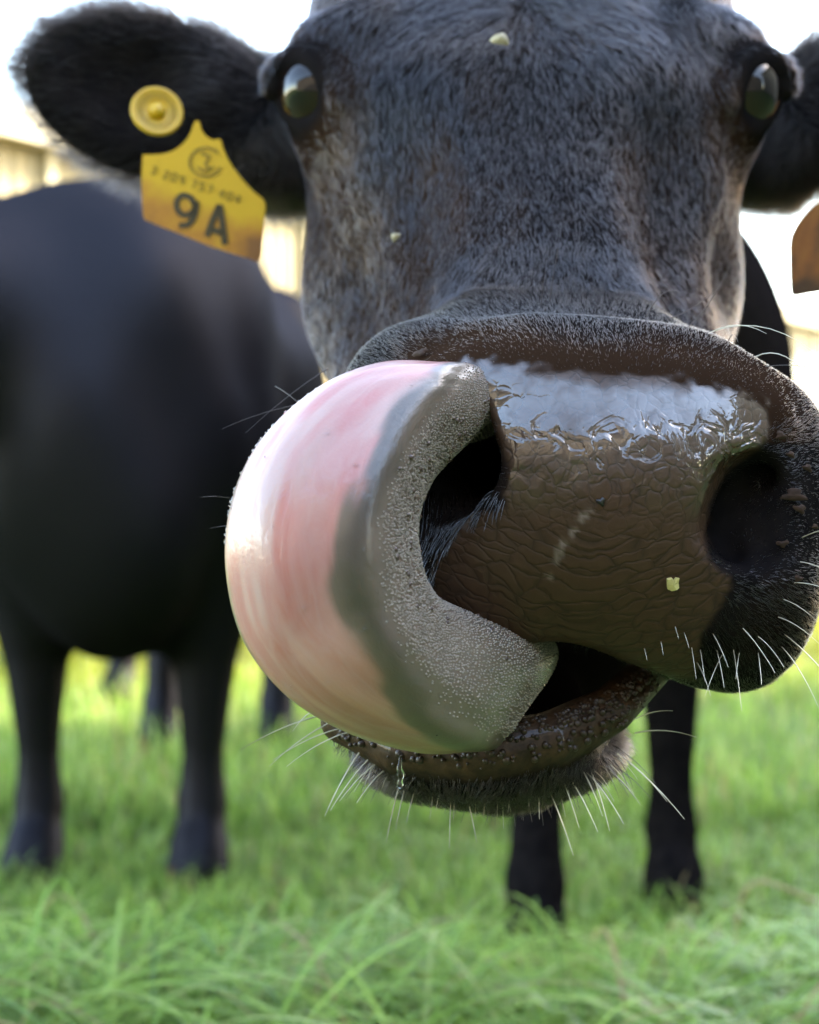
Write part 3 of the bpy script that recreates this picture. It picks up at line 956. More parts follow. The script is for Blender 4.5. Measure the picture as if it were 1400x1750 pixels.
# wet lashes of hair inside and under the left nostril, eyelashes, whiskers
def whisker_material():
    m, n, l, b = new_mat('whisker')
    g = nd(n, 'ShaderNodeNewGeometry')
    t = noise(n, l, g.outputs['Position'], 25, 2)
    l.new(ramp(n, l, t.outputs[0], [(0.35, (0.22, 0.17, 0.11)), (0.6, (0.75, 0.70, 0.58))]), b.inputs['Base Color'])
    b.inputs['Roughness'].default_value = 0.25
    b.inputs['Transmission Weight'].default_value = 0.25
    return m
M['whisker'] = whisker_material()
M['dark_whisker'] = simple('dark_whisker', (0.05, 0.035, 0.03), 0.35, 0.5, 0.4, 40)

def whisk(bag, a, da, b, db, sag=0.0, r0=.00022, side=0.0):
    A, B = P(*a, da), P(*b, db)
    t = np.linspace(0, 1, 9)[:, None]
    mid = (A + B) / 2 + np.array([side, 0, sag])
    pts = (1 - t) ** 2 * A + 2 * t * (1 - t) * mid + t * t * B
    bag.tube(pts, r0 * (1 - .72 * t[:, 0] ** 1.3), 5)

pale, dark = Bag(), Bag()
# chin
for (x0, y0), (x1, y1) in [((560,1232),(410,1282)),((575,1242),(460,1310)),((590,1255),(465,1300)),((600,1262),(490,1310)),((545,1225),(500,1250)),
        ((620,1290),(555,1395)),((640,1300),(565,1385)),((655,1310),(580,1370)),((670,1320),(610,1372)),((690,1330),(660,1440)),((700,1335),(676,1418)),
        ((720,1335),(695,1405)),((745,1345),(735,1400)),((772,1330),(768,1450)),((790,1345),(815,1440)),((780,1350),(775,1400)),((835,1345),(826,1398)),
        ((880,1340),(868,1390)),((905,1330),(904,1378)),((930,1345),(980,1462)),((950,1320),(990,1415)),((965,1330),(1022,1422)),((990,1320),(1030,1395)),
        ((1000,1330),(1066,1408)),((1010,1330),(1042,1420)),((1055,1300),(1170,1400)),((1060,1305),(1140,1370)),((1085,1265),(1190,1260)),((1070,1250),(1150,1215)),
        ((760,1340),(745,1385)),((850,1350),(850,1395)),((920,1350),(922,1400))]:
    whisk(pale, (x0, y0 - 12), .675, (x1, y1), .66, .004, .00034)
for k in range(150):
    x0 = rng.uniform(610, 1060); y0 = 1372 - 65 * ((x0 - 840) / 250) ** 2 + rng.uniform(-45, -8)
    a = (x0 - 840) / 260 + rng.normal(0, .18); ln = rng.uniform(22, 62)
    whisk(dark if rng.random() < .82 else pale, (x0, y0), .678, (x0 + a * ln, y0 + ln), .67, .003, .00022)
# right lip
for (x0, y0), (x1, y1), sg in [((1205,1065),(1245,1140),.004),((1240,1050),(1325,1150),.006),((1250,1090),(1268,1215),.004),((1195,1100),(1205,1165),.002),((1222,1100),(1238,1175),.003),
        ((1280,1080),(1340,1140),.005),((1300,1050),(1400,1100),.006),((1310,1020),(1395,1060),.005),((1330,1000),(1420,1010),.004),((1330,1100),(1400,1210),.006),
        ((1265,1110),(1258,1160),.002),((1295,1110),(1302,1170),.003),((1180,1095),(1190,1160),.002),((1165,1070),(1178,1108),.001),((1240,1110),(1205,1190),.003),
        ((1320,1070),(1450,1200),.006),((1345,960),(1430,985),.004),((1350,930),(1440,900),.003),((1128,1090),(1134,1120),.001),((1100,1105),(1106,1128),.001),
        ((1150,1060),(1160,1092),.001),((1190,1130),(1215,1190),.003)]:
    whisk(pale, (x0, y0), .648, (x1, y1), .605, sg, .00030)
# nose bridge and cheek
for (x0, y0), (x1, y1), sg in [((1195,577),(1390,600),.016),((1185,590),(1310,570),.012),((1260,640),(1400,632),.006),((1290,610),(1398,665),.014),((1105,540),(1165,500),.010),
        ((1140,545),(1230,490),-.004),((1175,560),(1250,450),-.006),((1130,590),(1178,655),.016),((1240,600),(1262,585),.010),((1330,700),(1410,690),.006),((1350,780),(1420,760),.004)]:
    whisk(pale if sg > .01 else dark, (x0, y0), .668, (x1, y1), .655, sg, .00026)
for (x0, y0), (x1, y1) in [((560,630),(420,740)),((520,690),(380,733)),((470,660),(535,715)),((420,860),(342,850)),((440,905),(360,903)),((940,515),(955,420)),((925,520),(935,450)),
        ((640,1240),(560,1215))]:
    whisk(dark, (x0, y0), .70, (x1, y1), .68, .003, .00022)
pw = pale.build('whiskers', M['whisker'], cow); tag(pw, kind='stuff')
dw = dark.build('dark_whiskers', M['dark_whisker'], cow); tag(dw, kind='stuff')
# wet dark hair in the left nostril floor
wetb = Bag()
cand = np.where((uv[:, 0] > 725) & (uv[:, 0] < 868) & (uv[:, 1] > 838) & (uv[:, 1] < 1010) & (hv[:, 1] < .68) & (hn[:, 1] < -.1) & (sd < 6))[0]
if len(cand):
    for i in rng.choice(cand, 420):
        ln = rng.uniform(.004, .009)
        d = unit((hn[i] * .7 + np.array([-.2, -.3, -.9 if uv[i, 1] > 850 else -.5]))[None])[0]
        t = np.linspace(0, 1, 4)[:, None]
        pts = hv[i] + d * ln * t + np.array([0, 0, -.003]) * t ** 2
        wetb.tube(pts, .00022 * (1 - .7 * t[:, 0]), 4)
    M['wet_hair'] = simple('wet_hair', (0.012, 0.010, 0.009), 0.12, 0.8, 0.3, 60)
    tag(wetb.build('wet_nostril_hair', M['wet_hair'], cow), kind='stuff')
# ------------------------------------------------------------------ ground
def ground_material():
    m, n, l, b = new_mat('ground')
    g = nd(n, 'ShaderNodeNewGeometry')
    pos = g.outputs['Position']
    sep = nd(n, 'ShaderNodeSeparateXYZ'); l.new(pos, sep.inputs[0])
    a = noise(n, l, pos, 3, 5, 0.6); f = noise(n, l, pos, 45, 4, 0.65)
    grass = ramp(n, l, f.outputs[0], [(0.3, (0.045, 0.075, 0.016)), (0.55, (0.085, 0.14, 0.028)), (0.75, (0.15, 0.17, 0.05))])
    sunlit_grass = ramp(n, l, f.outputs[0], [(0.3, (0.07, 0.095, 0.007)), (0.7, (0.12, 0.135, 0.012))])  # sunlit yellow of the farther grass put into its colour
    yard = ramp(n, l, f.outputs[0], [(0.3, (0.13, 0.115, 0.045)), (0.7, (0.18, 0.16, 0.07))])
    yy = math_n(n, l, 'ADD', sep.outputs[1], math_n(n, l, 'MULTIPLY', a.outputs[0], 2.0))
    m1 = nd(n, 'ShaderNodeMapRange'); l.new(yy, m1.inputs[0]); m1.inputs[1].default_value = 4.0; m1.inputs[2].default_value = 5.6
    m2 = nd(n, 'ShaderNodeMapRange'); l.new(yy, m2.inputs[0]); m2.inputs[1].default_value = 7.0; m2.inputs[2].default_value = 8.2
    c = mixc(n, l, m1.outputs[0], grass, sunlit_grass)
    c = mixc(n, l, m2.outputs[0], c, yard)
    l.new(c, b.inputs['Base Color'])
    b.inputs['Roughness'].default_value = 0.9
    l.new(bump(n, l, f.outputs[0], 0.6, 0.03), b.inputs['Normal'])
    return m
M['ground'] = ground_material()
gs = np.array([-600, -60, -20, -8, -4, -2, 0, 2, 4, 8, 20, 60, 600], float)
gx, gy = np.meshgrid(gs, gs + 4, indexing='ij')
gv = np.stack([gx, gy, 0 * gx], -1).reshape(-1, 3)
k = len(gs)
i, j = np.meshgrid(np.arange(k - 1), np.arange(k - 1), indexing='ij')
gq = np.stack([i * k + j, (i + 1) * k + j, (i + 1) * k + j + 1, i * k + j + 1], -1).reshape(-1, 4)
tag(mesh_np('ground', gv, gq, M['ground']), kind='structure')

# ------------------------------------------------------------------ pale shed beyond the yard
M['cream'] = simple('cream_sheet_metal', (0.19, 0.155, 0.080), 0.55, 0.4, 0.10, 2.5)
M['cream_post'] = simple('cream_post', (0.28, 0.245, 0.15), 0.5, 0.4, 0.08, 4)
M['shed_roof'] = simple('pale_roof_sheet', (0.30, 0.28, 0.22), 0.5, 0.4, 0.1, 2)
shed_o = np.array([-6.2, 8.6]); sdir = np.array([.551, .834]); snor = np.array([.834, -.551])
shed = empty('shed', (shed_o[0], shed_o[1], 0))
tag(shed, 'long low cream shed of upright sheet panels beyond the cows', 'shed')
def sbox(name, u0, u1, w0, w1, z0, z1, mat, parent):
    """box along the shed wall: u along, w out of the wall"""
    v = []
    for z in (z0, z1):
        for u, w_ in ((u0, w0), (u1, w0), (u1, w1), (u0, w1)):
            q = shed_o + sdir * u + snor * w_
            v.append((q[0], q[1], z))
    return mesh_np(name, np.array(v), np.array([[0,1,2,3][::-1], [4,5,6,7], [0,1,5,4], [1,2,6,5], [2,3,7,6], [3,0,4,7]]), mat, parent, False)
PW, NP = 0.92, 38
def panel_mesh():
    n = 25
    u = np.linspace(0, PW - .02, n)
    w_ = .018 * np.sign(np.sin(u / PW * 2 * np.pi * 5)) * np.minimum(1, np.abs(np.sin(u / PW * 2 * np.pi * 5)) * 1.6)
    v = []
    for z in (.25, 3.42):
        for a, c in zip(u, w_):
            q = sdir * a + snor * c
            v.append((q[0], q[1], z))
    kk = np.arange(n - 1)
    me_o = mesh_np('wall_panel', np.array(v), np.stack([kk, kk + 1, n + kk + 1, n + kk], 1), M['cream'], shed, False)
    return me_o
p0_ = panel_mesh()
p0_.location = (0, 0, 0)
for k in range(1, NP):
    c = p0_.copy(); col.objects.link(c); c.parent = shed
    q = sdir * PW * k + snor * (.002 * (k % 3))
    c.location = (q[0], q[1], 0)
for k in range(0, NP + 1, 2):
    sbox('post', k * PW - .05, k * PW + .04, .022, .09, 0.002, 3.5, M['cream_post'], shed)
sbox('plinth', -.3, NP * PW + .3, -.4, .02, 0.001, .248, M['shed_roof'], shed)
sbox('fascia', -.5, NP * PW + .5, .092, .30, 3.42, 3.60, M['cream_post'], shed)
sbox('roof', -.5, NP * PW + .5, -7.0, .30, 3.603, 3.70, M['shed_roof'], shed)
sbox('back_wall', -.3, NP * PW + .3, -6.8, -6.7, .002, 3.60, M['cream'], shed)

# ------------------------------------------------------------------ unseen building added on the right to block the sun, its wing the sky
M['shade_barn'] = simple('shade_barn_boards', (0.30, 0.25, 0.20), 0.8, 0.3, 0.25, 3)
M['shade_barn_roof'] = simple('shade_barn_roof_sheet', (0.25, 0.25, 0.26), 0.5, 0.5, 0.15, 3)
shade_barn = empty('shade_barn', (9, 0, 0))
tag(shade_barn, 'unseen boarded building added to block sun and low sky from the cows', 'shade_barn')
def bbox(name, x0, x1, y0, y1, z0, z1, mat):
    bg = Bag(); bg.box(((x0 + x1) / 2, (y0 + y1) / 2, (z0 + z1) / 2), ((x1 - x0) / 2, (y1 - y0) / 2, (z1 - z0) / 2))
    return bg.build(name, mat, shade_barn, False)
BY0, BY1, BH = -3.6, 6.1, 6.0
bbox('wall', 5.6, 12.5, BY0, BY1, 0.001, BH, M['shade_barn'])
for k in range(24):
    y0 = BY0 + (BY1 - BY0) * k / 24
    bbox('board', 5.55, 5.598, y0 + .01, y0 + (BY1 - BY0) / 24 - .01, .05, BH - .05, M['shade_barn'])
bbox('sky_block_wall', -9, 5.59, -8.5, -4.2, 0.001, 4.3, M['shade_barn'])  # wing added behind the camera to cut the low frontal sky
for k in range(30):
    x0 = -9 + 14.5 * k / 30
    bbox('board', x0 + .01, x0 + 14.5 / 30 - .01, -4.198, -4.15, .05, 4.25, M['shade_barn'])
bbox('sky_block_roof', -9.3, 5.19, -9.0, -3.9, 4.303, 4.45, M['shade_barn_roof'])
rv = np.array([[5.2, BY0 - .3, BH], [12.9, BY0 - .3, BH], [9.05, BY0 - .3, BH + 1.5], [5.2, BY1 + .1, BH], [12.9, BY1 + .1, BH], [9.05, BY1 + .1, BH + 1.5]])
mesh_np('roof', rv, [np.array([[0, 3, 5, 2], [1, 2, 5, 4], [0, 1, 4, 3]]), np.array([[0, 2, 1], [3, 4, 5]])], M['shade_barn_roof'], shade_barn, False)

# ------------------------------------------------------------------ the rest of the herd
def coat_material():
    m, n, l, b = new_mat('black_coat')
    t = nd(n, 'ShaderNodeTexCoord')
    a = noise(n, l, t.outputs['Object'], 4, 4); f = noise(n, l, t.outputs['Object'], 160, 3)
    l.new(ramp(n, l, a.outputs[0], [(0.3, (0.0025, 0.0023, 0.0028)), (0.7, (0.007, 0.006, 0.0062))]), b.inputs['Base Color'])
    b.inputs['Roughness'].default_value = 0.55
    b.inputs['Specular IOR Level'].default_value = 0.0
    nb = bump(n, l, f.outputs[0], 0.4, 0.004)
    l.new(nb, b.inputs['Normal'])
    gl = nd(n, 'ShaderNodeBsdfGlossy'); gl.inputs['Roughness'].default_value = 0.5; gl.inputs['Color'].default_value = (0.015, 0.015, 0.018, 1)
    l.new(nb, gl.inputs['Normal'])
    ad = nd(n, 'ShaderNodeAddShader'); l.new(b.outputs[0], ad.inputs[0]); l.new(gl.outputs[0], ad.inputs[1])
    l.new(ad.outputs[0], n['Material Output'].inputs['Surface'])
    return m
M['coat'] = coat_material()
def herd_cow(neck, head, tail=True):
    def f(p):
        p = p.astype(np.float32)
        d = ell(p, (0, 0, .79), (.30, .62, .34))
        d = su(d, ell(p, (0, -.48, .77), (.235, .32, .385)), .1)
        d = su(d, ell(p, (0, -.62, .62), (.14, .15, .20)), .12)
        for s in (-1, 1):
            d = su(d, ell(p, (s * .185, -.42, .80), (.075, .15, .25), rotm(14, 0, 0)), .035)
            d = su(d, ell(p, (s * .17, .42, 1.0), (.07, .12, .08)), .06)
        d = d - .014 * (np.sin(p[:, 0] * 17 + 1.3 * np.sin(p[:, 1] * 9)) * np.sin(p[:, 2] * 13 + p[:, 1] * 7))
        d = su(d, ell(p, (0, .52, .86), (.23, .34, .275)), .1)
        d = su(d, chain(p, neck, [.20, .16, .12]), .08)
        d = su(d, cone(p, head[0], head[1], .105, .065), .06)
        for s in (-1, 1):
            d = su(d, leg(p, (s * .15, -.48, .6), (s * .14, -.48, .36), (s * .135, -.48, .13), (s * .135, -.50, .06), .115, .052, .034, .038), .06)
            d = su(d, chain(p, [(s * .13, .60, .80), (s * .15, .50, .58), (s * .14, .70, .46), (s * .14, .68, .28), (s * .14, .66, .12)], [.14, .10, .046, .036, .037]), .05)
            d = su(d, cone(p, (s * .14, .66, .12), (s * .14, .62, .04), .038, .050), .02)
            d = su(d, cone(p, np.asarray(head[0]) + [s * .08, .04, .03], np.asarray(head[0]) + [s * .22, .06, .01], .03, .035), .02)
        d = su(d, chain(p, [(0, .82, .98), (0, .90, .85), (0, .89, .55), (0, .88, .38)], [.03, .022, .016, .03]), .02)
        return d
    return f
def herd(label, loc, rz, sdf, lo, hi, sc=1.0):
    o = empty('cow', loc)
    tag(o, label, 'cow')
    o.rotation_euler = (0, 0, R(rz)); o.scale = (sc, sc, sc)
    cv, cq = mesh_sdf(sdf, lo, hi, .013)
    me = mesh_np('body', cv, cq, M['coat'])
    me.parent = o
    return o
herd('black cow standing chest towards us beside the licking cow, its head out of sight', (-.47, 3.0, 0), -1,
     herd_cow([(0, -.50, .93), (-.36, -.80, .90), (-.78, -1.0, .66)], [(-.82, -1.04, .60), (-.98, -1.22, .28)]), (-1.25, -1.42, -.01), (.40, .98, 1.26))
herd('black cow far behind, showing only its legs under the belly of the nearer cow', (-.78, 4.9, 0), -22,
     herd_cow([(0, -.6, .93), (0, -.85, .85), (0, -1.02, .78)], [(0, -1.05, .76), (0, -1.28, .42)]), (-.42, -1.42, -.01), (.42, .98, 1.22), .96)

# ------------------------------------------------------------------ grass
def grass_material():
    m, n, l, b = new_mat('grass')
    c = attr(n, 'tint').outputs['Color']
    l.new(c, b.inputs['Base Color'])
    b.inputs['Roughness'].default_value = 0.45
    b.inputs['Specular IOR Level'].default_value = 0.35
    tr = nd(n, 'ShaderNodeBsdfTranslucent'); l.new(c, tr.inputs[0])
    mx = nd(n, 'ShaderNodeMixShader'); mx.inputs[0].default_value = 0.5
    l.new(b.outputs[0], mx.inputs[1]); l.new(tr.outputs[0], mx.inputs[2])
    l.new(mx.outputs[0], n['Material Output'].inputs['Surface'])
    return m
M['grass'] = grass_material()
def blades(n, y0, y1, spread, hmin, hmax, wid, seg, bend, power=1.0, blo=.3):
    y = y0 + (y1 - y0) * rng.random(n) ** power
    x = (rng.random(n) * 2 - 1) * (spread * y + .25)
    base = np.stack([x, y, np.zeros(n)], 1)
    patch = vnoise(base, 1.6, 41)
    h = (hmin + (hmax - hmin) * rng.random(n) ** 1.3) * (.55 + .9 * patch)
    az = rng.random(n) * 2 * np.pi + 1.2 * (vnoise(base, 2.2, 43) - .5) * 3
    dr = np.stack([np.cos(az), np.sin(az), 0 * az], 1)
    sd_ = np.stack([-np.sin(az), np.cos(az), 0 * az], 1)
    bd = bend * rng.uniform(blo, 1.25, n)
    t = np.linspace(0, 1, seg + 1)
    th = bd[:, None] * t[None] ** 1.2
    ds = h[:, None] / seg
    px_ = np.cumsum(np.concatenate([np.zeros((n, 1)), np.sin(th[:, :-1]) * ds], 1), 1)
    pz_ = np.cumsum(np.concatenate([np.zeros((n, 1)), np.cos(th[:, :-1]) * ds], 1), 1)
    # keep tall blades from hiding the hooves behind them
    zmax = (H - (rng.uniform(1600, 1720, n) - HOR) / F * y)
    f = np.where(y < 2.0, np.clip(zmax / (pz_.max(1) + 1e-6), .12, 1), 1)[:, None]
    px_, pz_ = px_ * f, pz_ * f
    c = base[:, None] + dr[:, None] * px_[..., None] + np.array([0, 0, 1.0]) * pz_[..., None]
    wd = wid * rng.uniform(.6, 1.4, n)[:, None] * (1 - t[None] ** 2.2 * .93)
    v = np.stack([c - sd_[:, None] * wd[..., None] * .5, c + sd_[:, None] * wd[..., None] * .5], 2)
    k = 2 * (seg + 1)
    o = (np.arange(n) * k)[:, None, None]
    s_ = np.arange(seg)
    q = np.stack([2 * s_, 2 * s_ + 1, 2 * s_ + 3, 2 * s_ + 2], 1)
    pick = rng.random(n)
    g1, g2, g3, dry = np.array([.16, .27, .045]), np.array([.25, .37, .075]), np.array([.10, .19, .035]), np.array([.36, .27, .13])
    cc = np.where((pick < .5)[:, None], g1, np.where((pick < .8)[:, None], g2, g3)) * rng.uniform(.75, 1.3, n)[:, None]
    cc = np.where((rng.random(n) < .05)[:, None], dry, cc * 1.12)
    cc = np.where((rng.random(n) < .10)[:, None], np.array([.36, .44, .15]), cc)
    far = smoothstep(4.0, 5.2, y)[:, None]
    cc = cc * (1 - far) + far * (np.array([.150, .165, .008]) * rng.uniform(.7, 1.4, n)[:, None])  # blades past the shadow edge tinted yellow as if in sun
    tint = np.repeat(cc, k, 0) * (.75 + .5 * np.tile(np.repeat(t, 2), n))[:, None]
    return v.reshape(-1, 3), (q[None] + o).reshape(-1, 4), tint
sets = [blades(3000, 1.25, 1.78, .40, .44, .62, .0048, 14, 2.9, 1.0, .85), blades(4200, 1.12, 1.55, .40, .28, .46, .0044, 12, 3.0, 1.0, .85), blades(4500, 1.5, 1.9, .40, .10, .24, .0040, 9, 2.9, 1.0, .8), blades(9000, 1.7, 2.7, .38, .035, .09, .0034, 6, 2.4, 1.0, .6), blades(12000, 2.2, 3.6, .36, .04, .10, .0038, 5, 2.2, 1.0, .5), blades(24000, 2.8, 7.5, .34, .05, .13, .005, 4, 1.7, 1.3), blades(12000, 1.2, 3.4, .36, .02, .055, .0045, 3, 1.1)]
vv, qq, cc, off = [], [], [], 0
for a, b_, c in sets:
    vv.append(a); qq.append(b_ + off); cc.append(c); off += len(a)
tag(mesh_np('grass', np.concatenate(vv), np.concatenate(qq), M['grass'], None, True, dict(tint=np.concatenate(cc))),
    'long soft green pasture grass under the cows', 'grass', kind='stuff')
# ------------------------------------------------------------------ ear tags
def tag_material(name, c1, c2, c3):
    m, n, l, b = new_mat(name)
    t = nd(n, 'ShaderNodeTexCoord')
    st = attr(n, 'stain').outputs['Fac']
    f = noise(n, l, t.outputs['Object'], 90, 4, 0.6)
    fc = math_n(n, l, 'ADD', st, math_n(n, l, 'MULTIPLY', math_n(n, l, 'SUBTRACT', f.outputs[0], 0.5), 0.7))
    l.new(ramp(n, l, fc, [(0.15, c1), (0.6, c2), (1.0, c3)]), b.inputs['Base Color'])
    b.inputs['Roughness'].default_value = 0.45
    b.inputs['Subsurface Weight'].default_value = 0.1
    b.inputs['Subsurface Scale'].default_value = 0.002
    return m
M['tag'] = tag_material('yellow_tag_plastic', (0.50, 0.29, 0.006), (0.36, 0.145, 0.010), (0.17, 0.062, 0.012))
M['tag_o'] = tag_material('stained_orange_tag_plastic', (0.36, 0.135, 0.022), (0.25, 0.078, 0.014), (0.07, 0.025, 0.008))
M['ink'] = simple('faded_ink', (0.05, 0.036, 0.016), 0.6, 0.3, 0.2, 120)
M['ink_pale'] = simple('worn_print', (0.19, 0.12, 0.012), 0.6, 0.3, 0.25, 120)

def plate(poly, dist, tilt, thick, mat, parent, stain):
    """flat plastic plate: outline in pixels on a plane through distance dist that leans with tilt (metres per pixel in x and y)"""
    c = np.mean(poly, 0)
    D = lambda q: dist + tilt[0] * (q[0] - c[0]) + tilt[1] * (q[1] - c[1])
    # fine fill of the outline: ring + inner offsets
    pts = spline(np.vstack([poly, poly[:1]]), len(poly) * 5)[:-1] if len(poly) > 12 else np.array(poly, float)
    n = len(pts)
    fr = np.array([P(q[0], q[1], D(q)) for q in pts])
    nrm = np.cross(P(c[0] + 50, c[1], D((c[0] + 50, c[1]))) - P(c[0], c[1], D(c)), P(c[0], c[1] + 50, D((c[0], c[1] + 50))) - P(c[0], c[1], D(c)))
    nrm /= np.linalg.norm(nrm); nrm *= -np.sign(nrm[1])
    bk = fr - nrm * thick
    import bmesh
    bm = bmesh.new()
    a = [bm.verts.new(x) for x in fr]; b = [bm.verts.new(x) for x in bk]
    bm.faces.new(a); bm.faces.new(b[::-1])
    for i in range(n): bm.faces.new((a[i], b[i], b[(i + 1) % n], a[(i + 1) % n]))
    bmesh.ops.triangulate(bm, faces=bm.faces[:])
    bmesh.ops.recalc_face_normals(bm, faces=bm.faces[:])
    bmesh.ops.subdivide_edges(bm, edges=[e for e in bm.edges if e.calc_length() > .006], cuts=3)
    bm.verts.ensure_lookup_table()
    me = bpy.data.meshes.new('plate'); bm.to_mesh(me); bm.free()
    me.materials.append(mat)
    co = np.zeros(len(me.vertices) * 3, np.float32); me.vertices.foreach_get('co', co)
    s = stain(proj(co.reshape(-1, 3).astype(float)))
    at_ = me.attributes.new('stain', 'FLOAT', 'POINT'); at_.data.foreach_set('value', s.astype(np.float32))
    o = link(bpy.data.objects.new('plate', me), parent)
    return o, D, nrm

def strokes(lines, width, D, nrm, name, mat, parent, lift=.0007):
    """pen strokes as thin raised ribbons on a plate; pixel polylines"""
    bg = Bag()
    for ln in lines:
        q = spline(ln, max(2, 4 * len(ln))) if len(ln) > 2 else np.array(ln, float)
        tg = np.gradient(q, axis=0); tg /= np.linalg.norm(tg, axis=1, keepdims=True) + 1e-9
        nv = np.stack([-tg[:, 1], tg[:, 0]], 1) * width / 2
        v = []
        for a, b in zip(q, nv):
            for s in (-1, 1):
                w_ = a + s * b
                v.append(P(w_[0], w_[1], D(w_)) + nrm * lift)
        k = np.arange(len(q) - 1)
        bg.add(np.array(v), np.stack([2 * k, 2 * k + 1, 2 * k + 3, 2 * k + 2], 1))
    return bg.build(name, mat, parent, False)

et = empty('ear_tag', P(330, 250, .965))
tag(et, 'yellow plastic ear tag marked 9A hanging from the cow ear with round stud', 'ear tag')
TAGP = np.array([(244,264),(262,264),(282,262),(300,255),(316,242),(326,226),(333,208),(340,208),(344,222),(354,234),(366,239),(376,238),(382,256),(394,280),(412,304),(432,326),(452,345),
                 (451,375),(448,410),(443,445),(420,440),(390,431),(355,419),(318,404),(285,391),(258,380),(246,372),(243,345),(242,305)], float)
pl, D1, n1 = plate(TAGP, .962, (-.00004, .00003), .0022, M['tag'], et,
                   lambda q: smoothstep(-20, 60, (q[:, 1] - 300) - .42 * (q[:, 0] - 243)) * .75 * smoothstep(0, 26, 400 + .36 * (q[:, 0] - 243) - q[:, 1] - 5) + .5 * smoothstep(390, 445, q[:, 0]) * smoothstep(350, 420, q[:, 1]))
# hand-painted 9 and A
strokes([[(334,352),(326,338),(312,334),(302,345),(306,362),(320,368),(332,358),(336,346),(334,364),(324,382),(306,386)]], 10, D1, n1, 'numeral', M['ink'], et)
strokes([[(354,404),(364,376),(376,350)], [(376,350),(380,380),(385,418)], [(360,392),(382,398)]], 11, D1, n1, 'letter', M['ink'], et)
# small printed number along the shoulder of the plate
GL = {'0': [[(.15,.1),(.85,.1),(.85,.9),(.15,.9),(.15,.1)]], '2': [[(.15,.75),(.5,.95),(.85,.7),(.15,.08),(.85,.08)]], '3': [[(.15,.85),(.6,.95),(.8,.7),(.4,.5),(.85,.3),(.5,.05),(.15,.15)]],
      '5': [[(.85,.93),(.2,.93),(.2,.55),(.7,.55),(.85,.3),(.6,.05),(.15,.1)]], '7': [[(.15,.93),(.85,.93),(.4,.05)]], '9': [[(.85,.6),(.5,.4),(.2,.7),(.5,.95),(.85,.7),(.75,.05)]],
      '4': [[(.7,.05),(.7,.95),(.1,.35),(.9,.35)]]}
lines = []
p0p, dxp, dyp = np.array([256., 297.]), np.array([13.4, 4.6]), np.array([5.0, -15.0])
x = 0.0
for ch in '3 209 757 404':
    if ch == ' ': x += .55; continue
    for ln in GL[ch]:
        q = [tuple(p0p + dxp * (x + a * .78) + dyp * b) for a, b in ln]
        for u, w_ in zip(q[:-1], q[1:]): lines.append([u, w_])
    x += 1.0
strokes(lines, 2.6, D1, n1, 'printed_number', M['ink_pale'], et)
th = np.linspace(.4, 5.6, 14)
emb = [[(352 + 27 * math.cos(a), 277 + 24 * math.sin(a)) for a in th], [(345,262),(358,268),(352,280),(360,290)], [(338,286),(350,292),(366,286)]]
strokes(emb, 4.5, D1, n1, 'emblem', M['ink_pale'], et)
# the round stud
sc0, sn = P(268, 192, .968), unit(np.array([[.28, -.93, .22]]))[0]
def lathe(c, ax, prof, k, name, mat, parent):
    a = np.cross(ax, [0, 0, 1.0]); a /= np.linalg.norm(a); b = np.cross(ax, a)
    th = np.linspace(0, 2 * np.pi, k, endpoint=False)
    v = np.array([[c + ax * h + r_ * (math.cos(t) * a + math.sin(t) * b) for t in th] for r_, h in prof]).reshape(-1, 3)
    i, j = np.meshgrid(np.arange(len(prof) - 1), np.arange(k), indexing='ij'); j2_ = (j + 1) % k
    q = np.stack([i * k + j, i * k + j2_, (i + 1) * k + j2_, (i + 1) * k + j], -1).reshape(-1, 4)
    return mesh_np(name, v, q, mat, parent, True, dict(stain=np.full(len(v), .12)))
stud = lathe(sc0, sn, [(.0003, .0012), (.0062, .0012), (.0075, .002), (.0135, .0022), (.0150, .0032), (.0164, .0030), (.0168, .0012), (.0160, 0), (.0003, -.001)], 48, 'stud', M['tag'], et)
lathe(sc0, sn, [(.0002, .0062), (.0022, .0060), (.0042, .0048), (.0050, .0030), (.0054, .0014)], 32, 'dome', M['tag'], stud)
rays = Bag()
a_ = np.cross(sn, [0, 0, 1.0]); a_ /= np.linalg.norm(a_); b__ = np.cross(sn, a_)
for k in range(40):
    t = 2 * math.pi * k / 40
    u = math.cos(t) * a_ + math.sin(t) * b__; w_ = -math.sin(t) * a_ + math.cos(t) * b__
    c0 = sc0 + sn * .0026
    rays.add([c0 + u * .0085 - w_ * .0002, c0 + u * .0085 + w_ * .0002, c0 + u * .0128 + w_ * .0003, c0 + u * .0128 - w_ * .0003], [[0, 1, 2, 3]])
tag(rays.build('stud_marks', M['ink_pale'], stud, False), kind='stuff')

et2 = empty('ear_tag', P(1440, 380, .965))
tag(et2, 'stained orange-brown ear tag with a rounded corner, blank side showing', 'ear tag')
TAG2 = np.array([(1351,420),(1354,402),(1363,384),(1378,364),(1396,347),(1415,335),(1432,318),(1445,290),(1458,268),(1472,268),(1482,292),(1500,318),(1530,336),(1560,345),
                 (1566,380),(1568,430),(1566,470),(1530,482),(1480,490),(1430,496),(1385,502),(1362,506),(1354,500),(1352,470)], float)
plate(TAG2, .962, (.00004, .00003), .0022, M['tag_o'], et2, lambda q: .25 + .75 * vnoise(np.stack([q[:, 0], q[:, 1], 0 * q[:, 0]], 1), .04, 3) + .5 * smoothstep(450, 505, q[:, 1]))
lathe(P(1465, 245, .968), unit(np.array([[-.28, -.93, .22]]))[0], [(.0003, .006), (.003, .0055), (.005, .002), (.0135, .0022), (.0164, .0030), (.0168, .0012), (.0160, 0), (.0003, -.001)], 40, 'stud', M['tag_o'], et2)

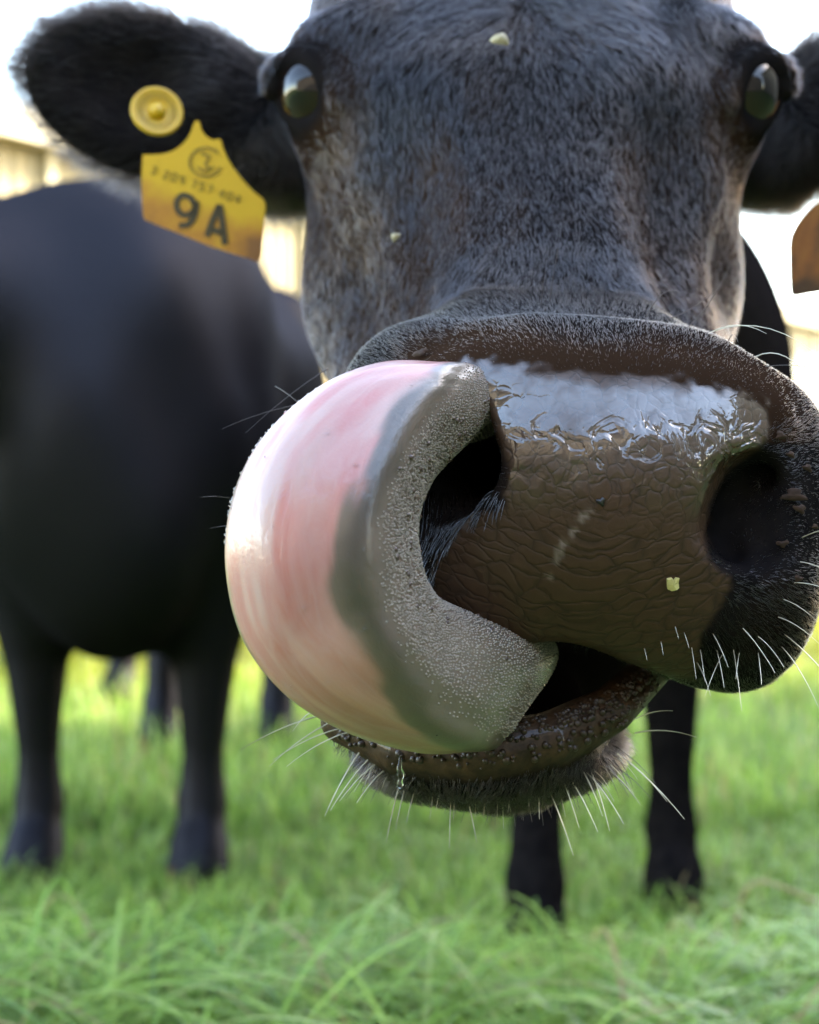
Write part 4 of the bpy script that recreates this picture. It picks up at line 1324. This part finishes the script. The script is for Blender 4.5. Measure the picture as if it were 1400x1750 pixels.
# ------------------------------------------------------------------ bits stuck to the cow
M['straw'] = simple('pale_chaff', (0.36, 0.31, 0.20), 0.6, 0.3, 0.25, 300, .0004)
M['petal'] = simple('lime_chaff', (0.42, 0.36, 0.14), 0.5, 0.3, 0.2, 400, .0004)
M['speck'] = simple('dark_speck', (0.008, 0.007, 0.006), 0.4, 0.5, 0.2, 300)
M['mud'] = simple('dried_mud', (0.030, 0.016, 0.010), 0.85, 0.2, 0.4, 250, .001)
def on_head(px, py):
    """the nearest front-facing point of the head at a pixel"""
    d2 = np.hypot(uv[:, 0] - px, uv[:, 1] - py) + np.where(hn[:, 1] < .1, 0, 1e3) + hv[:, 1] * 8
    k = int(np.argmin(d2))
    return hv[k], hn[k]
def lump(name, px, py, rx, ry, h, mat, label, cat, lift=.0, seed=0, group=None):
    p_, n_ = on_head(px, py)
    a = unit(np.cross(n_, [0, .3, 1.0])[None])[0]; b = np.cross(n_, a)
    k, rings = 14, 5
    v = []
    for i in range(rings + 1):
        f = i / rings
        for t in np.linspace(0, 2 * np.pi, k, endpoint=False):
            rr = (1 + .28 * math.sin(3 * t + seed) + .16 * math.sin(5 * t + 2 * seed)) * math.sin(f * math.pi * .5 + .001)
            z = h * math.cos(f * math.pi * .5) * (1 + .35 * math.sin(4 * t + seed + f * 5) * f)
            v.append(p_ + n_ * (lift + z) + a * rx * rr * math.cos(t) + b * ry * rr * math.sin(t))
    i, j = np.meshgrid(np.arange(rings), np.arange(k), indexing='ij'); j2_ = (j + 1) % k
    q = np.stack([i * k + j, (i + 1) * k + j, (i + 1) * k + j2_, i * k + j2_], -1).reshape(-1, 4)
    o = mesh_np(name, np.array(v), q, mat)
    if label: tag(o, label, cat, group)
    return o
lump('seed_husk', 857, 86, .0045, .0034, .0045, M['straw'], 'pale seed husk caught in the forehead hair', 'husk', .006, 1)
lump('seed_husk', 690, 418, .0026, .0020, .003, M['straw'], 'tiny pale seed husk beside the nose bridge', 'husk', .007, 4)
def flake(px, py):
    p_, n_ = on_head(px, py)
    a = unit(np.cross(n_, [0, .1, 1.0])[None])[0]; b = np.cross(n_, a)
    if b[2] < 0: b = -b
    out = [(-.9,.9),(-.3,1.0),(-.05,.6),(.25,1.0),(.95,.85),(.9,.1),(.75,-.7),(.1,-1.0),(-.6,-.8),(-1.0,-.6),(-.85,.1)]
    s_ = .0028
    top = [p_ + n_ * (.0012 + .0006 * math.sin(9 * x_)) + a * s_ * x_ + b * s_ * y_ for x_, y_ in out]
    bot = [p_ + n_ * .0001 + a * s_ * x_ + b * s_ * y_ for x_, y_ in out]
    ce = [p_ + n_ * .0020]
    n = len(out); k = np.arange(n)
    t = np.stack([k, (k + 1) % n, np.full(n, 2 * n)], 1); q = np.stack([k, n + k, n + (k + 1) % n, (k + 1) % n], 1)
    return tag(mesh_np('chaff_flake', np.array(top + bot + ce), [q, t], M['petal'], None, False), 'pale yellow-green chaff flake stuck to the brown nose leather', 'flake')
flake(1150, 998)
lump('speck', 1027, 854, .0017, .0016, .0012, M['speck'], 'round black speck in the middle of the nose leather', 'speck', .0002, 2)
for k, (x_, y_, r_) in enumerate([(1352,845,.0050),(1372,800,.0028),(1362,870,.0032),(1340,930,.0026),(1356,990,.0024),(1330,745,.0030),(1385,900,.0020),(1345,780,.0024),(722,612,.0040),(716,640,.0045),(728,588,.0022)]):
    lump('mud_fleck', x_, y_, r_, r_ * .55, .0012, M['mud'],
         ('dried brown mud fleck in the hair beside the open nostril' if k < 8 else 'dried brown mud fleck in the hair above the tongue'), 'mud fleck', .0022, k,
         'mud flecks beside the open nostril' if k < 8 else 'mud flecks above the tongue')

# ------------------------------------------------------------------ dry stems in the grass
M['dry_stem'] = simple('dry_stem', (0.30, 0.23, 0.11), 0.6, 0.3, 0.2, 60)
for (pts, ds, lab) in [([(1248,1650),(1283,1512),(1400,1540)], (1.75, 1.74, 1.72), 'bent straw-coloured stem kinked over at its top'),
                       ([(1115,1745),(1112,1660),(1114,1630)], (1.80, 1.79, 1.78), 'upright straw-coloured stem with a blunt top'),
                       ([(330,1655),(420,1620),(505,1598)], (1.82, 1.80, 1.80), 'straw-coloured stem lying slantwise in the grass'),
                       ([(420,1700),(500,1725),(560,1760)], (1.70, 1.70, 1.70), 'straw-coloured stem sinking into the grass'),
                       ([(-20,1625),(30,1606),(85,1602)], (1.80, 1.80, 1.80), 'short yellow stem arching over the grass')]:
    bg = Bag()
    q = np.array([P(x_, y_, d_) for (x_, y_), d_ in zip(pts, ds)])
    bg.tube(spline(q, 14), np.linspace(.0028, .0016, 14), 6)
    tag(bg.build('grass_stem', M['dry_stem']), lab, 'stem', 'dry stems in the grass')
